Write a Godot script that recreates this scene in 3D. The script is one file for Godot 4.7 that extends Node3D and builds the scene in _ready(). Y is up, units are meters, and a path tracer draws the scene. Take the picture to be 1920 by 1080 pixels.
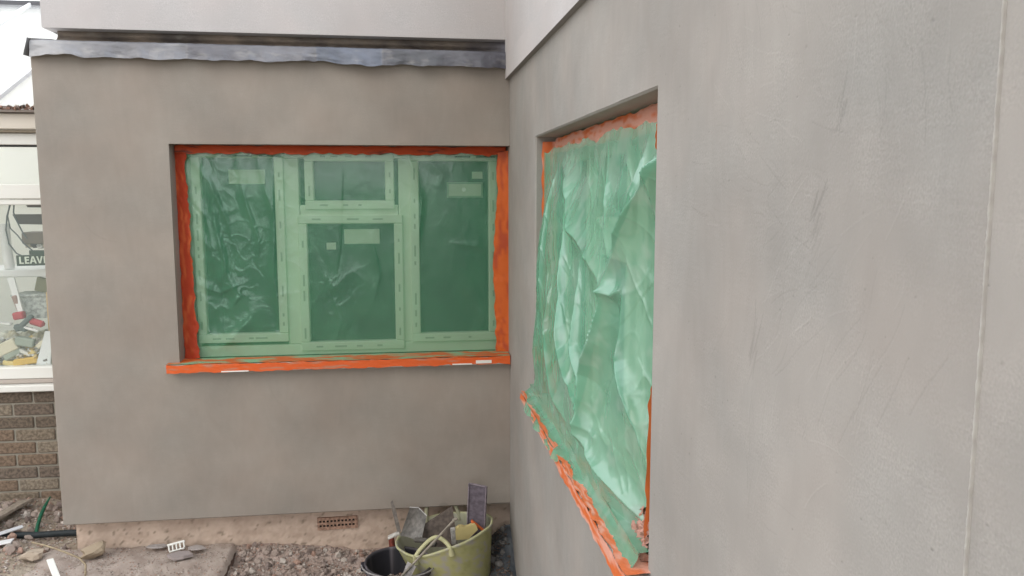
extends Node3D

var rng := RandomNumberGenerator.new()
var used := {}
var M := {}

# ------------------------------------------------------------------ mesh builder
class MB:
	var v := PackedVector3Array()
	var n := PackedVector3Array()
	var c := PackedColorArray()
	var uv := PackedVector2Array()
	var ix := PackedInt32Array()
	var col := Color.WHITE
	var xf := Transform3D.IDENTITY

	func vert(p: Vector3, no: Vector3, t := Vector2.ZERO, k = null) -> int:
		v.append(xf * p)
		n.append((xf.basis * no).normalized())
		c.append(col if k == null else k)
		uv.append(t)
		return v.size() - 1

	func face(a: int, b: int, d: int) -> void:
		var g := (v[d] - v[a]).cross(v[b] - v[a])
		if g.dot(n[a] + n[b] + n[d]) < 0.0:
			ix.append_array([a, d, b])
		else:
			ix.append_array([a, b, d])

	func flat(pts: Array, away: Vector3) -> void:   # a flat polygon (fan) turned to "away"
		var no := Vector3.ZERO
		for k in range(1, pts.size() - 1):
			no += (pts[k] - pts[0]).cross(pts[k + 1] - pts[0])
		no = no.normalized()
		if no.dot(away) < 0.0:
			no = -no
		var at := []
		for p in pts:
			at.append(vert(p, no, Vector2(p.x + p.z, -p.y)))
		for k in range(1, at.size() - 1):
			face(at[0], at[k], at[k + 1])

	func box(at: Vector3, size: Vector3, ch := 0.0, b := Basis.IDENTITY) -> void:
		var h := size / 2.0
		ch = minf(ch, minf(h.x, minf(h.y, h.z)) * 0.9)
		var P := func(sx: float, sy: float, sz: float, k: int) -> Vector3:
			var q := Vector3(sx * (h.x - ch), sy * (h.y - ch), sz * (h.z - ch))
			q[k] += ch * [sx, sy, sz][k]
			return at + b * q
		for s in [-1.0, 1.0]:
			flat([P.call(s, -1, -1, 0), P.call(s, 1, -1, 0), P.call(s, 1, 1, 0), P.call(s, -1, 1, 0)], b * Vector3(s, 0, 0))
			flat([P.call(-1, s, -1, 1), P.call(1, s, -1, 1), P.call(1, s, 1, 1), P.call(-1, s, 1, 1)], b * Vector3(0, s, 0))
			flat([P.call(-1, -1, s, 2), P.call(1, -1, s, 2), P.call(1, 1, s, 2), P.call(-1, 1, s, 2)], b * Vector3(0, 0, s))
		if ch > 0.0:
			for s in [-1.0, 1.0]:
				for t in [-1.0, 1.0]:
					flat([P.call(s, t, -1, 0), P.call(s, t, 1, 0), P.call(s, t, 1, 1), P.call(s, t, -1, 1)], b * Vector3(s, t, 0))
					flat([P.call(s, -1, t, 0), P.call(s, 1, t, 0), P.call(s, 1, t, 2), P.call(s, -1, t, 2)], b * Vector3(s, 0, t))
					flat([P.call(-1, s, t, 1), P.call(1, s, t, 1), P.call(1, s, t, 2), P.call(-1, s, t, 2)], b * Vector3(0, s, t))
					for r in [-1.0, 1.0]:
						flat([P.call(s, t, r, 0), P.call(s, t, r, 1), P.call(s, t, r, 2)], b * Vector3(s, t, r))

	func slab(pts: Array, thick: Vector3) -> void:   # a flat outline given a thickness
		var mid := Vector3.ZERO
		for p in pts:
			mid += p / pts.size()
		var back := []
		for p in pts:
			back.append(p - thick)
		flat(pts, thick)
		flat(back, -thick)
		for k in pts.size():
			var a: Vector3 = pts[k]
			var d: Vector3 = pts[(k + 1) % pts.size()]
			flat([a, d, d - thick, a - thick], (a + d) / 2.0 - mid)

	func tube(pts: Array, r, sides := 8) -> void:
		var rings := []
		var side := Vector3(0.3, 0.9, 0.2)
		for k in pts.size():
			var d: Vector3 = (pts[mini(k + 1, pts.size() - 1)] - pts[maxi(k - 1, 0)]).normalized()
			side = (side - d * side.dot(d)).normalized()
			var other := d.cross(side)
			var rad: float = r[k] if r is Array else r
			var ring := []
			for s in sides + 1:
				var a := TAU * s / sides
				var o := side * cos(a) + other * sin(a)
				ring.append(vert(pts[k] + o * rad, o, Vector2(float(s) / sides, k)))
			rings.append(ring)
		for k in rings.size() - 1:
			for s in sides:
				face(rings[k][s], rings[k][s + 1], rings[k + 1][s + 1])
				face(rings[k][s], rings[k + 1][s + 1], rings[k + 1][s])
		for e in [0, pts.size() - 1]:
			var d2: Vector3 = (pts[e] - pts[1 if e == 0 else e - 1]).normalized()
			var m := vert(pts[e], d2)
			var q := []
			for s in sides:
				q.append(vert(v_local(rings[e][s]), d2))
			for s in sides:
				face(m, q[s], q[(s + 1) % sides])

	func v_local(k: int) -> Vector3:
		return xf.affine_inverse() * v[k]

	func lathe(prof: Array, seg: int, shape: Callable, tint: Callable) -> void:   # prof: Vector2(radius, height), from outside bottom round to inside bottom
		var at := []
		for k in prof.size():
			var t: Vector2 = prof[mini(k + 1, prof.size() - 1)] - prof[maxi(k - 1, 0)]
			var pn := Vector2(t.y, -t.x).normalized()
			var row := []
			for s in seg + 1:
				var a := TAU * s / seg
				var p: Vector3 = shape.call(prof[k].x, prof[k].y, a)
				row.append(vert(p, Vector3(cos(a) * pn.x, pn.y, sin(a) * pn.x), Vector2(s * 3.0 / seg, prof[k].y * 2.0), tint.call(p, k)))
			at.append(row)
		for k in at.size() - 1:
			for s in seg:
				face(at[k][s], at[k][s + 1], at[k + 1][s + 1])
				face(at[k][s], at[k + 1][s + 1], at[k + 1][s])

	func grid(nu: int, nv: int, f: Callable, away: Vector3) -> void:   # f(u, v) -> [position, colour, uv]
		var first := v.size()
		var P := PackedVector3Array()
		for j in nv + 1:
			for i in nu + 1:
				var r: Array = f.call(float(i) / nu, float(j) / nv)
				P.append(r[0])
				v.append(xf * r[0])
				c.append(r[1])
				uv.append(r[2])
		var w := nu + 1
		for j in nv + 1:
			for i in w:
				var du := P[j * w + mini(i + 1, nu)] - P[j * w + maxi(i - 1, 0)]
				var dv := P[mini(j + 1, nv) * w + i] - P[maxi(j - 1, 0) * w + i]
				var no := du.cross(dv).normalized()
				n.append(xf.basis * (no if no.dot(away) >= 0.0 else -no))
		for j in nv:
			for i in nu:
				var a := first + j * w + i
				face(a, a + 1, a + w + 1)
				face(a, a + w + 1, a + w)

	func mesh() -> ArrayMesh:
		var arr := []
		arr.resize(Mesh.ARRAY_MAX)
		arr[Mesh.ARRAY_VERTEX] = v
		arr[Mesh.ARRAY_NORMAL] = n
		arr[Mesh.ARRAY_COLOR] = c
		arr[Mesh.ARRAY_TEX_UV] = uv
		arr[Mesh.ARRAY_INDEX] = ix
		var m := ArrayMesh.new()
		m.add_surface_from_arrays(Mesh.PRIMITIVE_TRIANGLES, arr)
		return m

# ------------------------------------------------------------------ naming helpers
func numbered(called: String) -> String:
	var k: int = used.get(called, -1) + 1
	used[called] = k
	return called if k == 0 else "%s_%03d" % [called, k]

func metas(o: Node, label: String, category := "", group := "", kind := "") -> Node:
	if label: o.set_meta("label", label)
	if category: o.set_meta("category", category)
	if group: o.set_meta("group", group)
	if kind: o.set_meta("kind", kind)
	return o

func thing(called: String, label: String, category: String, at := Vector3.ZERO, group := "") -> Node3D:
	var o := Node3D.new()
	o.name = numbered(called)
	add_child(o)
	o.position = at
	metas(o, label, category, group)
	return o

func part(parent: Node, called: String, shape, m: Material, label := "") -> MeshInstance3D:
	var o := MeshInstance3D.new()
	o.mesh = shape.mesh() if shape is MB else shape
	o.material_override = m
	o.name = numbered(called) if parent == self else called
	parent.add_child(o, true)
	if label: o.set_meta("label", label)
	return o

func single(called: String, shape, m: Material, label: String, category: String, group := "") -> MeshInstance3D:
	var o := part(self, called, shape, m)
	metas(o, label, category, group)
	return o

func lin(r: float, g: float, b: float) -> Color:      # a linear base colour as albedo_color wants it
	return Color(r, g, b).linear_to_srgb()

func mat(color: Color, rough := 0.9, tinted := false) -> StandardMaterial3D:
	var m := StandardMaterial3D.new()
	m.albedo_color = color
	m.roughness = rough
	m.vertex_color_use_as_albedo = tinted
	m.metallic_specular = 0.4
	return m

func noise(freq: float, octaves := 4, s := 1, kind := FastNoiseLite.TYPE_SIMPLEX_SMOOTH) -> FastNoiseLite:
	var f := FastNoiseLite.new()
	f.noise_type = kind
	f.frequency = freq
	f.seed = s
	f.fractal_type = FastNoiseLite.FRACTAL_FBM if octaves > 1 else FastNoiseLite.FRACTAL_NONE
	f.fractal_octaves = octaves
	return f

func grain_texture(size: int, freq: float, octaves: int, s: int) -> ImageTexture:
	return ImageTexture.create_from_image(noise(freq, octaves, s).get_seamless_image(size, size))

func rough_up(m: StandardMaterial3D, tex: Texture2D, scale: float, cm: float) -> StandardMaterial3D:
	m.uv1_triplanar = true
	m.uv1_world_triplanar = true
	m.uv1_scale = Vector3.ONE * scale
	m.heightmap_enabled = true
	m.heightmap_texture = tex
	m.heightmap_scale = cm
	return m

func smooth(a: float, b: float, x: float) -> float:
	return smoothstep(a, b, x)

func lerp_pts(pts: Array, t: float) -> Vector3:       # pts: Vector3(t, a, b), smooth between them
	for k in pts.size() - 1:
		if t <= pts[k + 1].x:
			var p0: Vector3 = pts[maxi(k - 1, 0)]
			var p3: Vector3 = pts[mini(k + 2, pts.size() - 1)]
			return pts[k].cubic_interpolate(pts[k + 1], p0, p3, (t - pts[k].x) / (pts[k + 1].x - pts[k].x))
	return pts[-1]

func seg_dist(p: Vector2, line: Array) -> Vector2:    # (distance to a polyline, share of the way along it)
	var best := Vector2(1e9, 0)
	for k in line.size() - 1:
		var q := Geometry2D.get_closest_point_to_segment(p, line[k], line[k + 1])
		var d := p.distance_to(q)
		if d < best.x:
			best = Vector2(d, (k + line[k].distance_to(q) / maxf(1e-6, line[k].distance_to(line[k + 1]))) / (line.size() - 1))
	return best

# ------------------------------------------------------------------ ground height
var gn: FastNoiseLite
var gf: FastNoiseLite
func ground_y(x: float, z: float) -> float:
	var y := 0.0
	y = lerpf(0.015, 0.07, smooth(-0.75, -1.4, x))
	y = lerpf(y, 0.125, smooth(-1.9, -2.3, x))
	y += 0.03 * smooth(-2.3, -2.8, x)
	y += 0.165 * exp(-(x * x * 2.0 + z * z) / 0.03) * smooth(-0.4, 0.0, x)
	y += 0.05 * smooth(0.05, -0.1, z) * smooth(-2.0, -1.4, x) * smooth(-0.3, -0.9, x)
	y += (gn.get_noise_2d(x, z) * 0.025 + gf.get_noise_2d(x, z) * 0.012) * (1.0 if x < -0.05 else 0.3)
	return y

# ------------------------------------------------------------------ render coat textures
# the colour and the relief of a wall of fresh cement render, w by h metres
func render_coat(w: float, h: float, px: int, s: int, base: Color, blotch: float, grain: float, marks: Array, relief: float) -> StandardMaterial3D:
	var iw := px
	var ih := int(px * h / w)
	var per := w / iw
	var big := noise(1.6 * per, 4, s).get_image(iw, ih, false, false, false).get_data()
	var hue := noise(2.3 * per, 3, s + 1).get_image(iw, ih, false, false, false).get_data()
	var fine := noise(minf(0.46, 320.0 * per), 2, s + 2).get_image(iw, ih, false, false, false).get_data()
	var patch := noise(9.0 * per, 4, s + 5).get_image(iw, ih, false, false, false).get_data()
	var sn := noise(20.0 * per, 3, s + 3)
	sn.domain_warp_enabled = true
	sn.domain_warp_amplitude = 0.25 / per
	sn.domain_warp_frequency = 1.1 * per
	sn.domain_warp_fractal_octaves = 2
	var st := sn.get_image(iw, ih / 3, false, false, false)
	st.resize(iw, ih, Image.INTERPOLATE_CUBIC)
	var streak := st.get_data()
	var st2 := noise(120.0 * per, 2, s + 4).get_image(iw / 9, ih, false, false, false)
	st2.resize(iw, ih, Image.INTERPOLATE_CUBIC)
	var comb := st2.get_data()
	var mark := PackedFloat32Array()
	mark.resize(iw * ih)
	for m in marks:                                   # [centre, length, direction, bend, half width, depth]
		var steps := int(m[1] / per) + 2
		for k in steps:
			var t := float(k) / steps - 0.5
			var a: float = m[2] + m[3] * t
			var p: Vector2 = m[0] + Vector2(cos(a), sin(a)) * m[1] * t
			var rad: float = m[4] * (1.0 - 4.0 * t * t) + per * 0.5
			var ri := int(rad / per) + 1
			var cx := int(p.x / per)
			var cy := int(p.y / per)
			for dy in range(-ri, ri + 1):
				for dx in range(-ri, ri + 1):
					var xx := cx + dx
					var yy := cy + dy
					if xx < 0 or yy < 0 or xx >= iw or yy >= ih: continue
					var f: float = m[5] * maxf(0.0, 1.0 - (dx * dx + dy * dy) * per * per / (rad * rad))
					var q := yy * iw + xx
					if absf(f) > absf(mark[q]): mark[q] = f
	var rgb := PackedByteArray()
	rgb.resize(iw * ih * 3)
	var bump := PackedByteArray()
	bump.resize(iw * ih)
	var r0 := base.r * 255.0
	var g0 := base.g * 255.0
	var b0 := base.b * 255.0
	for i in iw * ih:
		var d := (big[i] - 128) * blotch + (patch[i] - 128) * blotch * 0.2 + (streak[i] - 128) * blotch * 0.20
		var rough := clampf(0.9 + (patch[i] - 128) * 0.012 - (hue[i] - 128) * 0.008, 0.2, 1.7)
		var gr := ((fine[i] - 128) * grain + (comb[i] - 128) * grain * 0.25) * rough
		var mk := mark[i]
		var t := (hue[i] - 128) * 0.018
		var l := 1.0 + (d + gr * 0.55) / 255.0 - mk * 0.10
		rgb[i * 3] = clampi(int(r0 * l + t), 0, 255)
		rgb[i * 3 + 1] = clampi(int(g0 * l), 0, 255)
		rgb[i * 3 + 2] = clampi(int(b0 * l - t * 0.4), 0, 255)
		bump[i] = clampi(int(150.0 + gr * 1.1 + (streak[i] - 128) * 0.12 - mk * 95.0), 0, 255)
	var m := StandardMaterial3D.new()
	m.albedo_texture = ImageTexture.create_from_image(Image.create_from_data(iw, ih, false, Image.FORMAT_RGB8, rgb))
	m.heightmap_enabled = true
	m.heightmap_texture = ImageTexture.create_from_image(Image.create_from_data(iw, ih, false, Image.FORMAT_L8, bump))
	m.heightmap_scale = relief
	m.roughness = 0.92
	m.metallic_specular = 0.3
	return m

# ------------------------------------------------------------------ windows, in their own axes: x along, y up, z outwards
func bars(x0: float, x1: float, y0: float, y1: float, w: float, z: float, d: float, xf: Transform3D) -> MB:
	var b := MB.new()
	b.xf = xf
	b.box(Vector3((x0 + x1) / 2, y1 - w / 2, z - d / 2), Vector3(x1 - x0, w, d), 0.004)
	b.box(Vector3((x0 + x1) / 2, y0 + w / 2, z - d / 2), Vector3(x1 - x0, w, d), 0.004)
	b.box(Vector3(x0 + w / 2, (y0 + y1) / 2, z - d / 2), Vector3(w, y1 - y0 - 2 * w - 0.001, d), 0.004)
	b.box(Vector3(x1 - w / 2, (y0 + y1) / 2, z - d / 2), Vector3(w, y1 - y0 - 2 * w - 0.001, d), 0.004)
	return b

func window(parent: Node3D, xf: Transform3D, x0: float, x1: float, y0: float, y1: float, sashes: Array, mull: Array, transom: Array, zf: float, label: String) -> Node3D:
	var w := part(parent, "window", bars(x0, x1, y0, y1, 0.055, zf, 0.07, xf), M.pvc, label)
	for x in mull:
		var b := MB.new()
		b.xf = xf
		b.box(Vector3(x, (y0 + y1) / 2, zf - 0.037), Vector3(0.075, y1 - y0 - 0.112, 0.07), 0.004)
		part(w, "mullion", b, M.pvc)
	var tb := MB.new()
	tb.xf = xf
	tb.box(Vector3((transom[0] + transom[1]) / 2, transom[2], zf - 0.037), Vector3(transom[1] - transom[0], 0.07, 0.07), 0.004)
	part(w, "transom", tb, M.pvc)
	for s in sashes:
		part(w, "sash", bars(s[0] - 0.042, s[1] + 0.042, s[2] - 0.042, s[3] + 0.042, 0.045, zf + 0.012, 0.055, xf), M.pvc)
		var pane := MB.new()
		pane.xf = xf
		pane.box(Vector3((s[0] + s[1]) / 2, (s[2] + s[3]) / 2, zf - 0.02), Vector3(s[1] - s[0] + 0.02, s[3] - s[2] + 0.02, 0.006))
		part(w, "pane", pane, M.glass)
	# the printed dashes on the frame's protective tape
	var dash := MB.new()
	dash.xf = xf
	for s in sashes:
		for e in 4:
			var vertical := e < 2
			var length: float = s[3] - s[2] if vertical else s[1] - s[0]
			var k := 0.05
			while k < length - 0.05:
				var l := rng.randf_range(0.015, 0.06)
				var o := -0.02 if e % 2 == 0 else 0.02
				if vertical:
					dash.box(Vector3((s[0] if e == 0 else s[1]) + o, s[2] + k, zf + 0.0125), Vector3(0.009, l, 0.002))
				else:
					dash.box(Vector3(s[0] + k, (s[2] if e == 2 else s[3]) + o, zf + 0.0125), Vector3(l, 0.009, 0.002))
				k += l + rng.randf_range(0.02, 0.14)
	part(w, "printed_marks", dash, M.dash).set_meta("kind", "stuff")
	return w

func room(parent: Node3D, lo: Vector3, hi: Vector3, open_to: int) -> void:   # a closed room; open_to: 0 towards -x, 1 towards +z
	var t := 0.1
	var mid := (lo + hi) / 2
	var size := hi - lo
	var b := MB.new()
	b.box(Vector3(mid.x, lo.y - t / 2, mid.z), Vector3(size.x + 2 * t, t, size.z + 2 * t))
	part(parent, "room_floor", b, M.room)
	b = MB.new()
	b.box(Vector3(mid.x, hi.y + t / 2, mid.z), Vector3(size.x + 2 * t, t, size.z + 2 * t))
	part(parent, "room_ceiling", b, M.room)
	for k in 4:
		if (open_to == 0 and k == 0) or (open_to == 1 and k == 3): continue
		b = MB.new()
		if k < 2:
			b.box(Vector3(lo.x - t / 2 if k == 0 else hi.x + t / 2, mid.y, mid.z), Vector3(t, size.y, size.z + 2 * t))
		else:
			b.box(Vector3(mid.x, mid.y, lo.z - t / 2 if k == 2 else hi.z + t / 2), Vector3(size.x, size.y, t))
		part(parent, "room_wall", b, M.room)

# a strip of crumpled tape: path of [left edge, right edge] points
func tape_strip(path: Array, away: Vector3, s: int, orange: Color, dirty: Color, dirt: float, across := 6, steps := 90, wob := 0.006) -> MB:
	var f := noise(16.0, 3, s)
	var g := noise(45.0, 2, s + 7)
	var b := MB.new()
	var total := path.size() - 1
	b.grid(steps, across, func(u: float, t: float) -> Array:
		var k := mini(int(u * total), total - 1)
		var r := u * total - k
		var a: Vector3 = path[k][0].lerp(path[k + 1][0], r)
		var d: Vector3 = path[k][1].lerp(path[k + 1][1], r)
		var along: float = u * path[0][0].distance_to(path[-1][0])
		var side := (d - a).normalized()
		a -= side * wob * (0.6 + f.get_noise_2d(along * 0.5, 3.0) * 1.8)
		d += side * wob * (0.6 + f.get_noise_2d(along * 0.6, 40.0) * 2.6 + g.get_noise_2d(along * 0.7, 9.0) * 0.6)
		var p := a.lerp(d, t) + away * (0.002 + absf(f.get_noise_2d(along * 0.8, t * 0.2)) * wob * 0.9 + absf(g.get_noise_2d(along * 0.7, t * 0.12)) * wob * 0.5)
		var q := clampf(smooth(0.1, 0.55, f.get_noise_2d(along * 0.22 + 20.0, t * 0.13) * 1.1 + dirt - 0.1 + g.get_noise_2d(along * 0.2 + 5.0, t * 0.12) * 0.4), 0, 1)
		return [p, orange.lerp(dirty, q), Vector2(along, t)], away)
	return b

func rock(s: int, sharp: float) -> ArrayMesh:
	var sp := SphereMesh.new()
	sp.radial_segments = 9
	sp.rings = 5
	var src := sp.get_mesh_arrays()
	var f := noise(1.3, 2, s)
	var P := PackedVector3Array()
	var r := RandomNumberGenerator.new()
	r.seed = s
	var cut := []
	for k in 7:
		cut.append([Vector3(r.randf_range(-1, 1), r.randf_range(-1, 1), r.randf_range(-1, 1)).normalized(), r.randf_range(0.26, 0.42)])
	for p in src[Mesh.ARRAY_VERTEX]:
		var q: Vector3 = p
		q *= 1.0 + f.get_noise_3dv(q * 1.7) * sharp
		for k in cut:
			var over: float = q.dot(k[0]) - k[1]
			if over > 0.0: q -= k[0] * over
		P.append(q)
	var b := MB.new()
	var I: PackedInt32Array = src[Mesh.ARRAY_INDEX]
	for t in range(0, I.size(), 3):
		var a := P[I[t]]
		var d := P[I[t + 1]]
		var e := P[I[t + 2]]
		if (d - a).cross(e - a).length() > 1e-7:
			b.flat([a, d, e], a + d + e)
	return b.mesh()

# ==================================================================
func _ready() -> void:
	rng.seed = 7
	# ---------------- camera, sky, sun, exposure
	var cam := Camera3D.new()
	cam.name = "camera"
	cam.position = Vector3(-0.5163, 1.95, 4.1)
	cam.rotation_degrees = Vector3(-6.8945, -7.3312, -0.0491)
	cam.fov = 38.98
	cam.near = 0.05
	cam.far = 900.0
	add_child(cam)
	cam.current = true
	var env := Environment.new()
	env.background_mode = Environment.BG_SKY
	var sky := Sky.new()
	var sm := ProceduralSkyMaterial.new()
	sm.sky_top_color = Color(0.90, 0.92, 0.95)
	sm.sky_horizon_color = Color(0.955, 0.955, 0.955)
	sm.sky_curve = 0.2
	sm.ground_bottom_color = Color(0.35, 0.33, 0.31)
	sm.ground_horizon_color = Color(0.6, 0.59, 0.58)
	sm.sun_angle_max = 1.0
	sm.sky_energy_multiplier = 1.6
	sky.sky_material = sm
	env.sky = sky
	env.tonemap_mode = Environment.TONE_MAPPER_LINEAR
	env.tonemap_exposure = 1.33
	env.sdfgi_enabled = true
	env.ssao_enabled = true
	env.ssil_enabled = true
	var we := WorldEnvironment.new()
	we.name = "world_environment"
	we.environment = env
	add_child(we)
	var sun := DirectionalLight3D.new()
	sun.name = "sun"
	sun.light_energy = 0.4
	sun.light_color = Color(1.0, 0.98, 0.955)
	sun.light_angular_distance = 40.0
	sun.shadow_enabled = true
	add_child(sun)
	sun.look_at_from_position(Vector3(-6, 7, 6), Vector3.ZERO)

	# ---------------- shared textures and materials
	gn = noise(1.9, 3, 5)
	gf = noise(14.0, 3, 6)
	var grain := grain_texture(512, 0.06, 4, 11)
	var coarse := grain_texture(512, 0.02, 5, 12)
	M.pvc = mat(lin(0.80, 0.85, 0.70), 0.35)
	M.dash = mat(lin(0.52, 0.57, 0.47), 0.7)
	M.glass = mat(Color(0.8, 0.9, 0.88, 0.06), 0.02)
	M.glass.metallic_specular = 0.4
	M.glass.transparency = BaseMaterial3D.TRANSPARENCY_ALPHA
	M.room = mat(lin(0.09, 0.09, 0.085), 0.9)
	M.tape = rough_up(mat(Color.WHITE, 0.5, true), grain, 4.0, 0.06)
	M.stone = rough_up(mat(Color.WHITE, 0.95, true), grain, 5.0, 0.25)
	M.plinth = rough_up(mat(Color.WHITE, 0.95, true), coarse, 1.4, 0.5)
	M.white = rough_up(mat(lin(0.72, 0.72, 0.68), 0.5), grain, 3.0, 0.05)
	M.paint = rough_up(mat(Color.WHITE, 0.6, true), grain, 3.0, 0.08)
	M.brick = rough_up(mat(Color.WHITE, 0.95, true), grain, 4.0, 0.3)
	M.mortar = rough_up(mat(lin(0.31, 0.285, 0.235), 0.95), grain, 5.0, 0.3)
	M.film = mat(Color.WHITE, 0.22, true)
	M.film.albedo_color = Color(1, 1, 1, 0.42)
	M.film.transparency = BaseMaterial3D.TRANSPARENCY_ALPHA
	M.film.metallic_specular = 0.52
	M.film.cull_mode = BaseMaterial3D.CULL_DISABLED
	M.film.backlight_enabled = true
	M.film.backlight = Color(0.35, 0.5, 0.4)
	M.film_heavy = M.film.duplicate()
	M.film_heavy.albedo_color = Color(1, 1, 1, 0.62)
	M.film_heavy.roughness = 0.25
	M.film_heavy.metallic_specular = 0.66
	var grime := noise(0.022, 5, 15).get_seamless_image(512, 512)
	for y in 512:
		for x in 512:
			var g := clampf(0.66 + grime.get_pixel(x, y).r * 0.5, 0.6, 1.0)
			grime.set_pixel(x, y, Color(g, g, g))
	var grime_tex := ImageTexture.create_from_image(grime)
	M.plain = mat(Color.WHITE, 0.6, true)
	M.lead = rough_up(mat(Color.WHITE, 0.5, true), grain, 2.0, 0.08)
	M.lead.metallic = 0.35
	M.steel = rough_up(mat(Color.WHITE, 0.45, true), grain, 4.0, 0.05)
	for m in [M.paint, M.steel, M.brick]:
		m.albedo_texture = grime_tex
	M.soil = rough_up(mat(Color.WHITE, 0.97, true), coarse, 2.2, 1.0)

	build_ground()
	build_extension()
	build_wing()
	build_back_window_cover()
	build_wing_window_cover()
	build_conservatory()
	build_site_things()
	build_rubble()

# ------------------------------------------------------------------ ground
func build_ground() -> void:
	var xs := [-400.0, -120.0, -40.0, -15.0, -8.0, -6.0, -5.0, -4.4]
	var zs := [-400.0, -120.0, -40.0, -15.0, -8.0, -5.0, -4.0, -3.0]
	for k in range(0, 181): xs.append(-4.0 + k * 0.024)
	for x in [0.5, 0.8, 1.5, 3.0, 6.0, 15.0, 40.0, 120.0, 400.0]: xs.append(x)
	for k in range(0, 111): zs.append(-2.0 + k * 0.024)
	for z in [0.9, 1.3, 2.0, 3.0, 4.5, 7.0, 12.0, 25.0, 60.0, 150.0, 400.0]: zs.append(z)
	var tn := noise(3.0, 4, 21)
	var b := MB.new()
	b.grid(xs.size() - 1, zs.size() - 1, func(u: float, t: float) -> Array:
		var x: float = xs[roundi(u * (xs.size() - 1))]
		var z: float = zs[roundi(t * (zs.size() - 1))]
		var far := smooth(4.0, 9.0, Vector2(x + 1.5, z).length())
		var q := 0.5 + tn.get_noise_2d(x, z) * 0.9 + gf.get_noise_2d(x * 2.0, z * 2.0) * 0.5
		var k := Color(0.24, 0.19, 0.14).lerp(Color(0.36, 0.31, 0.25), clampf(q, 0, 1))
		k = k.lerp(Color(0.30, 0.23, 0.195).lerp(Color(0.42, 0.335, 0.295), clampf(q, 0, 1)), smooth(-1.7, -1.3, x))
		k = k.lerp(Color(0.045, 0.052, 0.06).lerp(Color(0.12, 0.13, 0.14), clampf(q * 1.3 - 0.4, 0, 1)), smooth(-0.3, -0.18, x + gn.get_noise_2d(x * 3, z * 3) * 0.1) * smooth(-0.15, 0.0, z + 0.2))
		k = k.lerp(Color(0.16, 0.15, 0.12), far)
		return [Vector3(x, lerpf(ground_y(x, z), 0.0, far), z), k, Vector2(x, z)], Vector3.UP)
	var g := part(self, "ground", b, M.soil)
	g.set_meta("kind", "structure")
	# the concrete slab under the window
	var cn := noise(6.0, 4, 31)
	var ce := noise(22.0, 3, 32)
	var sl := MB.new()
	sl.grid(110, 60, func(u: float, t: float) -> Array:
		var x := lerpf(-2.42, -1.418, u)
		var z := lerpf(-0.092, 1.1, t)
		var rim := minf(minf(1.0 - u, u) * 1.0, 1.0)
		var y := 0.122 + (1.0 - u) * 0.022 + cn.get_noise_2d(x, z) * 0.009 + ce.get_noise_2d(x, z) * 0.003
		y -= 0.02 * smooth(0.018, 0.0, 1.0 - u) + 0.03 * smooth(0.12, 0.0, u)
		if u > 0.985: x += ce.get_noise_2d(z * 2, 5.0) * 0.012
		var q := clampf(0.5 + cn.get_noise_2d(x * 1.2 + 9.0, z * 1.2) * 0.9 + ce.get_noise_2d(x, z + 8.0) * 0.4, 0, 1)
		return [Vector3(x, y, z), Color(0.32, 0.26, 0.225).lerp(Color(0.44, 0.375, 0.33), q), Vector2(x, z)], Vector3.UP)
	sl.grid(60, 6, func(u: float, t: float) -> Array:
		var z := lerpf(-0.092, 1.1, u)
		var y := lerpf(0.104, -0.06, t) + cn.get_noise_2d(-1.418, z) * 0.009 * (1.0 - t)
		return [Vector3(-1.416 + ce.get_noise_2d(z * 2, y * 2 + 5.0) * 0.01, y, z), Color(0.17, 0.12, 0.10), Vector2(z, y)], Vector3.RIGHT)
	sl.flat([Vector3(-2.42, 0.12, 1.1), Vector3(-1.418, 0.1, 1.1), Vector3(-1.418, -0.06, 1.1), Vector3(-2.42, -0.06, 1.1)], Vector3.BACK)
	single("concrete_slab", sl, M.stone, "dusty concrete slab with broken edge lying against the plinth below the left wall", "slab")

# ------------------------------------------------------------------ the wall facing the camera
const XL := -2.2257
const OX := -1.635
const HEAD := 2.168
const SILL := 1.105
const BOT := 0.304

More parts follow.
